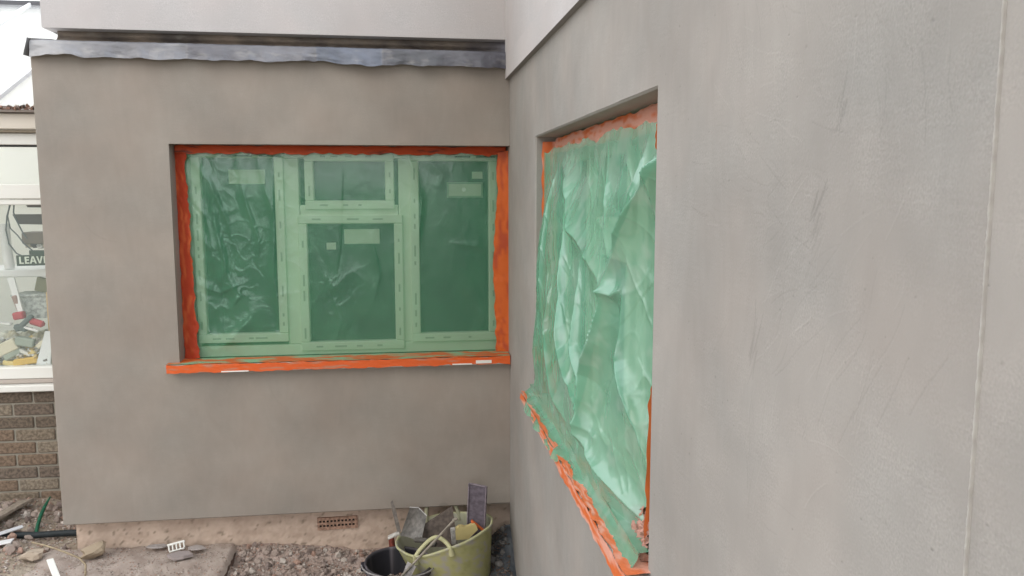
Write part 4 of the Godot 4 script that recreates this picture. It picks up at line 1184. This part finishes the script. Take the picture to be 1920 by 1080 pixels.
# ------------------------------------------------------------------ tools and buckets on the ground
func build_site_things() -> void:
	# flexible tub
	var tub := thing("rubber_tub", "yellow green flexible tub full of plastering tools in the inner corner", "tub", Vector3(-0.297, -0.052, 0.15))
	tub.rotation = Vector3(0.03, 0.0, 0.19)
	var sn := noise(13.0, 4, 161)
	var wn := noise(2.0, 2, 162)
	var shape := func(r: float, y: float, a: float) -> Vector3:
		var k := 1.0 + (0.05 * cos(2.0 * a + 0.6) + wn.get_noise_2d(cos(a) * 0.4, sin(a) * 0.4) * 0.07) * y / 0.3
		return Vector3(cos(a) * r * k * 1.04, y + 0.010 * sin(2.0 * a) * y / 0.3, sin(a) * r * k * 0.94)
	var tint := func(p: Vector3, k: int) -> Color:
		var q := sn.get_noise_3dv(p * 1.2)
		var base := Color(0.40, 0.395, 0.19)
		if k >= 28: base = Color(0.44, 0.44, 0.34)
		elif k >= 25: base = Color(0.46, 0.46, 0.27)
		return base.lerp(Color(0.36, 0.34, 0.34), smooth(0.10, 0.30, q) * 0.75).lerp(Color(0.26, 0.27, 0.10), smooth(0.1, 0.5, -q) * 0.5)
	var b := MB.new()
	var wallp := [Vector2(0.0, 0.0), Vector2(0.16, 0.0), Vector2(0.172, 0.012)]
	for k in 22: wallp.append(Vector2(lerpf(0.174, 0.2255, (k + 1) / 22.0), lerpf(0.02, 0.285, (k + 1) / 22.0)))
	b.lathe(wallp + [ Vector2(0.231, 0.292), Vector2(0.231, 0.300), Vector2(0.224, 0.303), Vector2(0.218, 0.290), Vector2(0.194, 0.16), Vector2(0.165, 0.02), Vector2(0.0, 0.018)], 96, shape, tint)
	M.rubber = rough_up(mat(Color.WHITE, 0.55, true), M.stone.heightmap_texture, 5.0, 0.06)
	part(tub, "body", b, M.rubber)
	for h in [[-PI / 2 - 0.02, 0.145, -0.006, Color(0.46, 0.455, 0.32)], [PI / 2 + 0.30, 0.058, -0.075, Color(0.47, 0.46, 0.27)]]:
		var pts := []
		for k in 21:
			var t := k / 20.0
			var a: float = h[0] + (t - 0.5) * 0.78
			var lift := pow(sin(PI * t), 0.6)
			var p: Vector3 = shape.call(0.226 + h[2] * lift * 0.9, 0.296, a)
			pts.append(p + Vector3(0, h[1] * lift - 0.006, 0))
		var hb := MB.new()
		hb.col = h[3]
		hb.tube(pts, 0.0105, 8)
		# the roots, where the handle widens into the rim
		for e in [0, 20]:
			hb.tube([pts[e] + Vector3(0, -0.03, 0), pts[e] + Vector3(0, 0.012, 0)], [0.017, 0.009], 8)
		part(tub, "handle", hb, M.rubber)
	# steel gauging blade, board, float, sponge, scraper in the tub
	var grey := Color(0.27, 0.26, 0.25)
	var bl := MB.new()
	var bn := noise(9.0, 3, 171)
	bl.grid(24, 24, func(u: float, t: float) -> Array:
		var top := Vector3(-0.525, 0.365, 0.14).lerp(Vector3(-0.44, 0.300, 0.10), u)
		var low := Vector3(-0.575, 0.245, 0.20).lerp(Vector3(-0.475, 0.200, 0.20), u)
		var p := top.lerp(low, t) + Vector3(0, 0.012 * sin(PI * u) * (1.0 - t), -0.02 * sin(PI * u))
		var q := clampf(0.5 + bn.get_noise_2d(p.x, p.y) * 1.3, 0, 1)
		return [p, grey.lerp(Color(0.36, 0.34, 0.32), q), Vector2(u, t)], Vector3(0.2, 0.3, 1))
	bl.tube([Vector3(-0.525, 0.366, 0.14), Vector3(-0.482, 0.346, 0.10), Vector3(-0.44, 0.300, 0.10)], 0.0025, 6)
	var gt := thing("gauging_trowel", "wide grey curved blade standing at the left inside the tub", "trowel")
	part(gt, "blade", bl, M.steel)
	var gh := MB.new()
	gh.col = Color(0.12, 0.11, 0.10)
	gh.tube([Vector3(-0.50, 0.21, 0.18), Vector3(-0.44, 0.222, 0.22), Vector3(-0.40, 0.212, 0.25)], 0.013, 8)
	part(gt, "grip", gh, M.paint)
	var bo := MB.new()
	bo.col = Color(0.145, 0.115, 0.10)
	bo.slab([Vector3(-0.309, 0.338, 0.08), Vector3(-0.470, 0.245, 0.10), Vector3(-0.455, 0.15, 0.14), Vector3(-0.285, 0.14, 0.13)], Vector3(0.002, 0.004, 0.012))
	single("hawk_board", bo, M.paint, "dark brown square board lying on edge inside the tub", "board")
	var fl := thing("plastic_float", "tall purple grey plastic float standing upright in the right of the tub", "float")
	var fb := Basis(Vector3(0, 1, 0), -0.50) * Basis(Vector3(0, 0, 1), -0.05)
	var fp := MB.new()
	fp.col = Color(0.135, 0.115, 0.145)
	fp.box(Vector3(-0.188, 0.335, 0.155), Vector3(0.098, 0.275, 0.008), 0.002, fb)
	part(fl, "blade", fp, M.paint)
	var fr := MB.new()
	fr.col = Color(0.27, 0.235, 0.27)
	for s in [-1.0, 1.0]:
		fr.box(Vector3(-0.188, 0.335, 0.155) + fb * Vector3(s * 0.0475, 0, 0.004), Vector3(0.006, 0.281, 0.016), 0.002, fb)
		fr.box(Vector3(-0.188, 0.335, 0.155) + fb * Vector3(0, s * 0.1385, 0.004), Vector3(0.088, 0.005, 0.016), 0.002, fb)
	part(fl, "raised_rim", fr, M.paint)
	var fh := MB.new()
	fh.col = Color(0.10, 0.10, 0.12)
	fh.box(Vector3(-0.188, 0.33, 0.155) + fb * Vector3(0, 0, -0.03), Vector3(0.028, 0.13, 0.03), 0.01, fb)
	part(fl, "grip", fh, M.paint)
	var spn := noise(26.0, 3, 172)
	var so := MB.new()
	var ring := [Vector2(-0.307, 0.262), Vector2(-0.300, 0.281), Vector2(-0.286, 0.293), Vector2(-0.270, 0.294), Vector2(-0.255, 0.288), Vector2(-0.240, 0.291), Vector2(-0.222, 0.298), Vector2(-0.206, 0.301), Vector2(-0.197, 0.290), Vector2(-0.192, 0.272), Vector2(-0.24, 0.225), Vector2(-0.305, 0.225)]
	so.col = Color(0.66, 0.56, 0.26)
	var pts2 := []
	for p in ring: pts2.append(Vector3(p.x, p.y, 0.24))
	so.slab(pts2, Vector3(0, 0.01, 0.05))
	single("sponge", so, rough_up(mat(Color.WHITE, 0.95, true), M.stone.heightmap_texture, 12.0, 0.4), "cream yellow sponge resting on the front rim of the tub", "sponge")
	var os := MB.new()
	os.col = Color(0.72, 0.17, 0.05)
	os.box(Vector3(-0.187, 0.272, 0.195), Vector3(0.092, 0.012, 0.02), 0.003, Basis(Vector3(0, 0, 1), -0.74))
	single("orange_scraper", os, M.paint, "bright orange strip between the sponge and the upright float", "scraper")
	var gp := MB.new()
	gp.col = Color(0.40, 0.39, 0.37)
	gp.box(Vector3(-0.312, 0.245, 0.235), Vector3(0.026, 0.09, 0.012), 0.004, Basis(Vector3(0, 0, 1), 0.08))
	single("paint_paddle", gp, M.paint, "pale grey upright paddle left of the sponge in the tub", "paddle")
	var lb := MB.new()
	lb.col = Color(0.20, 0.18, 0.16)
	lb.slab([Vector3(-0.622, 0.372, 0.08), Vector3(-0.612, 0.385, 0.08), Vector3(-0.598, 0.34, 0.085), Vector3(-0.572, 0.225, 0.10), Vector3(-0.592, 0.225, 0.10), Vector3(-0.615, 0.33, 0.085)], Vector3(0, 0, 0.004))
	single("pointing_knife", lb, M.steel, "narrow tapering grey blade standing at the far left of the tub", "trowel")
	# red handled brush beside the tub
	var br := thing("brush", "dusty white and red brush stuck behind the left side of the tub", "brush")
	var b1 := MB.new()
	b1.col = Color(0.66, 0.64, 0.60)
	b1.box(Vector3(-0.608, 0.203, 0.09), Vector3(0.066, 0.013, 0.03), 0.003, Basis(Vector3(0, 0, 1), 0.42))
	part(br, "ferrule", b1, M.paint)
	var b2 := MB.new()
	b2.col = Color(0.22, 0.055, 0.04)
	b2.tube([Vector3(-0.622, 0.192, 0.09), Vector3(-0.617, 0.14, 0.09), Vector3(-0.605, 0.06, 0.09)], [0.014, 0.017, 0.013], 8)
	part(br, "grip", b2, M.paint)
	# black bucket
	var bk := thing("black_bucket", "black plastic builder's bucket in front of the yellow green tub", "bucket", Vector3(-0.592, -0.10, 0.27))
	bk.rotation = Vector3(0.02, 0.0, -0.04)
	var rshape := func(r: float, y: float, a: float) -> Vector3: return Vector3(cos(a) * r, y, sin(a) * r)
	var btint := func(p: Vector3, k: int) -> Color:
		var q := sn.get_noise_3dv(p * 1.4 + Vector3(3, 0, 0))
		return Color(0.022, 0.022, 0.030).lerp(Color(0.16, 0.145, 0.16), smooth(0.12, 0.5, q) * 0.8 + (0.3 if k >= 4 and k <= 9 else 0.0))
	var bb := MB.new()
	bb.lathe([Vector2(0.0, 0.0), Vector2(0.118, 0.0), Vector2(0.135, 0.10), Vector2(0.152, 0.205), Vector2(0.164, 0.207), Vector2(0.167, 0.216), Vector2(0.164, 0.236), Vector2(0.168, 0.241), Vector2(0.166, 0.248), Vector2(0.158, 0.248), Vector2(0.154, 0.236), Vector2(0.115, 0.012), Vector2(0.0, 0.010)], 72, rshape, btint)
	part(bk, "body", bb, M.rubber)
	var wh := MB.new()
	wh.col = Color(0.35, 0.34, 0.34)
	var hp := []
	for k in 25:
		var a := lerpf(0.06, PI - 0.06, k / 24.0)
		hp.append(Vector3(cos(a) * 0.180, 0.236 + 0.020 * sin(a), sin(a) * 0.181))
	wh.tube(hp, 0.0038, 6)
	part(bk, "wire_handle", wh, M.steel)
	for s in [-1.0, 1.0]:
		var ear := MB.new()
		ear.col = Color(0.03, 0.03, 0.04)
		ear.box(Vector3(s * 0.172, 0.225, 0), Vector3(0.022, 0.034, 0.045), 0.005)
		part(bk, "ear", ear, M.paint)
	var mx := MB.new()
	mx.grid(36, 10, func(u: float, t: float) -> Array:
		var a := u * TAU
		return [Vector3(cos(a) * 0.128 * t, 0.075 + sn.get_noise_2d(cos(a) * t * 0.3, sin(a) * t * 0.3) * 0.012, sin(a) * 0.128 * t), Color(0.10, 0.085, 0.095), Vector2(u, t)], Vector3.UP)
	part(bk, "dried_mortar", mx, M.stone)
	var stk := thing("mixing_stick", "long thin grey stick leaning from the black bucket onto the tub", "stick")
	var sk := MB.new()
	sk.col = Color(0.33, 0.30, 0.25)
	sk.box(Vector3(-0.452, 0.232, 0.352), Vector3(0.395, 0.011, 0.009), 0.003, Basis(Vector3(0, 1, 0), 0.1) * Basis(Vector3(0, 0, 1), 0.785))
	sk.box(Vector3(-0.310, 0.369, 0.330), Vector3(0.028, 0.014, 0.014), 0.004, Basis(Vector3(0, 0, 1), 0.35))
	part(stk, "shaft", sk, M.paint)
	var wr := MB.new()
	wr.col = Color(0.58, 0.55, 0.55)
	wr.slab([Vector3(-0.540, 0.178, 0.345), Vector3(-0.500, 0.152, 0.35), Vector3(-0.535, 0.09, 0.37), Vector3(-0.575, 0.10, 0.37)], Vector3(0, 0.001, 0.003))
	single("torn_card", wr, M.paint, "torn piece of whitish card standing in the black bucket", "card")
	# bits on the slab and the soil at left
	var comb := MB.new()
	comb.col = Color(0.80, 0.80, 0.78)
	comb.xf = Transform3D(Basis(Vector3(0, 1, 0), 0.15) * Basis(Vector3(0, 0, 1), 0.17) * Basis(Vector3(1, 0, 0), -0.5), Vector3(-1.695, 0.165, 0.0))
	comb.box(Vector3(0, 0.017, 0), Vector3(0.084, 0.010, 0.014), 0.002)
	comb.box(Vector3(0, -0.017, 0), Vector3(0.074, 0.007, 0.014), 0.002)
	for k in 5: comb.box(Vector3(-0.036 + k * 0.018, 0, 0), Vector3(0.006, 0.028, 0.012), 0.001)
	single("plastic_spacer", comb, M.white, "small white slotted plastic spacer lying on the concrete slab", "spacer")
	var shard := func(at: Vector3, r: float, th: float, s: int, col: Color, called: String, label: String, cat: String) -> void:
		var rr := RandomNumberGenerator.new()
		rr.seed = s
		var q := MB.new()
		q.col = col
		var poly := []
		for k in 7:
			var a := TAU * k / 7.0 + rr.randf_range(-0.3, 0.3)
			poly.append(at + Vector3(cos(a) * r * rr.randf_range(0.7, 1.1), rr.randf_range(0, 0.006), sin(a) * r * 0.7 * rr.randf_range(0.7, 1.1)))
		q.slab(poly, Vector3(0, th, 0))
		single(called, q, M.stone, label, cat)
	shard.call(Vector3(-1.66, 0.152, 0.07), 0.062, 0.014, 3, Color(0.33, 0.29, 0.28), "render_fragment", "flat grey render fragment just in front of the white slotted spacer", "fragment")
	shard.call(Vector3(-1.60, 0.150, 0.0), 0.045, 0.006, 5, Color(0.42, 0.38, 0.36), "render_fragment", "thin pale flake right of the white slotted spacer", "fragment")
	shard.call(Vector3(-1.80, 0.152, -0.05), 0.05, 0.006, 8, Color(0.40, 0.37, 0.36), "render_fragment", "thin pale flake near the plinth left of the spacer", "fragment")
	var rockm := rock(77, 0.5)
	var big := single("broken_brick_chunk", rockm, tone(0.36, 0.29, 0.21), "fist sized pale broken chunk on the left part of the slab", "rubble chunk")
	big.position = Vector3(-2.075, 0.178, 0.03)
	big.scale = Vector3(0.135, 0.085, 0.095)
	big.rotation = Vector3(0.2, 0.5, 0.35)
	var flat := single("flat_stone", rock(78, 0.5), tone(0.40, 0.33, 0.26), "flat pale stone on the soil left of the white plastic strip", "stone")
	flat.position = Vector3(-2.37, 0.165, 0.0)
	flat.scale = Vector3(0.13, 0.055, 0.09)
	var strip := MB.new()
	strip.col = Color(0.82, 0.83, 0.84)
	strip.box(Vector3(-2.19, 0.180, 0.215), Vector3(0.030, 0.006, 0.23), 0.002, Basis(Vector3(0, 1, 0), 0.52) * Basis(Vector3(1, 0, 0), 0.05))
	single("white_plastic_strip", strip, M.white, "bright white plastic strip on the soil at the bottom left edge", "plastic strip")
	var cab := MB.new()
	cab.col = Color(0.36, 0.29, 0.19)
	cab.tube([Vector3(-2.42, 0.185, -0.10), Vector3(-2.33, 0.19, -0.04), Vector3(-2.255, 0.188, 0.01), Vector3(-2.19, 0.182, 0.05), Vector3(-2.12, 0.178, 0.10), Vector3(-2.065, 0.172, 0.17), Vector3(-2.03, 0.168, 0.27)], 0.0048, 7)
	single("tan_cable", cab, M.paint, "thin tan cable curling over the slab corner at bottom left", "cable")
	var gc := MB.new()
	gc.col = Color(0.02, 0.14, 0.075)
	gc.tube([Vector3(-2.545, 0.225, -0.63), Vector3(-2.545, 0.20, -0.56), Vector3(-2.535, 0.18, -0.48), Vector3(-2.52, 0.155, -0.40), Vector3(-2.50, 0.135, -0.33)], [0.004, 0.0085, 0.010, 0.009, 0.010], 8)
	single("green_hose", gc, M.paint, "short dark green hose end poking out of the rubble below the brick wall", "hose")
	var pk := MB.new()
	pk.col = Color(0.33, 0.28, 0.23)
	pk.box(Vector3(-2.735, 0.20, -0.43), Vector3(0.10, 0.016, 0.46), 0.002, Basis(Vector3(0, 1, 0), -0.22) * Basis(Vector3(0, 0, 1), 0.25))
	single("timber_plank", pk, M.paint, "weathered plank lying on the rubble below the brick wall", "plank")
	var bp := MB.new()
	bp.col = Color(0.022, 0.028, 0.032)
	bp.tube([Vector3(-3.1, 0.15, -0.30), Vector3(-2.66, 0.155, -0.285), Vector3(-2.48, 0.150, -0.275), Vector3(-2.30, 0.155, -0.27), Vector3(-2.215, 0.16, -0.24)], 0.017, 9)
	single("black_pipe", bp, M.paint, "black plastic pipe running along the rubble to the wall corner", "pipe")
	for r in [[-2.625, 0.178, -0.265, 0.17, 0.035, 0.55, Color(0.50, 0.51, 0.53), "pale grey plastic offcut lying across the black pipe"], [-2.60, 0.168, -0.15, 0.13, 0.05, 0.1, Color(0.62, 0.62, 0.62), "white plastic offcut in front of the black pipe"], [-2.68, 0.16, -0.10, 0.12, 0.04, 0.4, Color(0.40, 0.40, 0.42), "grey plastic offcut at the far left edge of the soil"]]:
		var q := MB.new()
		q.col = r[6]
		q.box(Vector3(r[0], r[1], r[2]), Vector3(r[3], 0.008, r[4]), 0.002, Basis(Vector3(0, 1, 0), r[5]) * Basis(Vector3(0, 0, 1), 0.12))
		single("plastic_offcut", q, M.plain, r[7], "offcut")

var tones := {}
func tone(r: float, g: float, bl: float) -> StandardMaterial3D:
	var key := "%.2f %.2f %.2f" % [r, g, bl]
	if not tones.has(key):
		tones[key] = rough_up(mat(lin(r, g, bl), 0.95), M.stone.heightmap_texture, 6.0, 0.25)
	return tones[key]

# ------------------------------------------------------------------ loose stones
func build_rubble() -> void:
	var kinds := []
	for k in 10: kinds.append(rock(200 + k, 0.55))
	var pal := [[0.38, 0.31, 0.27], [0.33, 0.265, 0.23], [0.27, 0.22, 0.19], [0.47, 0.42, 0.375], [0.22, 0.175, 0.155], [0.36, 0.24, 0.19]]
	var stone_at := func(x: float, z: float, r: float, label: String, group: String) -> void:
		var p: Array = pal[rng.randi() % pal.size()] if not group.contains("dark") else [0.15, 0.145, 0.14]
		var o := single("rubble_stone", kinds[rng.randi() % 10], tone(p[0], p[1], p[2]), label, "stone", group)
		o.position = Vector3(x, ground_y(x, z) + r * 0.25, z)
		o.scale = Vector3(rng.randf_range(0.8, 1.3), rng.randf_range(0.5, 0.9), rng.randf_range(0.8, 1.2)) * r
		o.rotation = Vector3(rng.randf() * 6, rng.randf() * 6, rng.randf() * 6)
	for k in 150:
		stone_at.call(rng.randf_range(-1.38, -0.72), rng.randf_range(-0.07, 0.30), rng.randf_range(0.016, 0.046), "broken stone in the pinkish rubble between the slab and the buckets", "stones between the slab and the buckets")
	for k in 110:
		stone_at.call(rng.randf_range(-3.0, -2.26), rng.randf_range(-0.72, 0.0), rng.randf_range(0.020, 0.060), "pale rubble stone below the brick base of the conservatory", "stones below the brick base")
	for k in 24:
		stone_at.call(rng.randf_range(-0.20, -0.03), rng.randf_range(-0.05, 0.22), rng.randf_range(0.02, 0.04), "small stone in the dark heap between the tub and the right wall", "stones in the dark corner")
	# finer gravel nobody could count
	var mm := MultiMesh.new()
	mm.transform_format = MultiMesh.TRANSFORM_3D
	mm.use_colors = true
	mm.mesh = kinds[3]
	var n := 16000
	mm.instance_count = n
	for k in n:
		var x := rng.randf_range(-3.1, -0.02)
		var z := rng.randf_range(-0.09, 0.5)
		if x < -2.24: z = rng.randf_range(-0.78, 0.4)
		var y := ground_y(x, z)
		var r := rng.randf_range(0.004, 0.015)
		if x > -2.42 and x < -1.43 and z > -0.09:
			y = 0.122 + (-1.418 - x) * 0.022
			r *= 0.6
			if rng.randf() < 0.4: y -= 0.2
		var bs := Basis.from_euler(Vector3(rng.randf() * 6, rng.randf() * 6, rng.randf() * 6)).scaled(Vector3(1, 0.7, 1) * r)
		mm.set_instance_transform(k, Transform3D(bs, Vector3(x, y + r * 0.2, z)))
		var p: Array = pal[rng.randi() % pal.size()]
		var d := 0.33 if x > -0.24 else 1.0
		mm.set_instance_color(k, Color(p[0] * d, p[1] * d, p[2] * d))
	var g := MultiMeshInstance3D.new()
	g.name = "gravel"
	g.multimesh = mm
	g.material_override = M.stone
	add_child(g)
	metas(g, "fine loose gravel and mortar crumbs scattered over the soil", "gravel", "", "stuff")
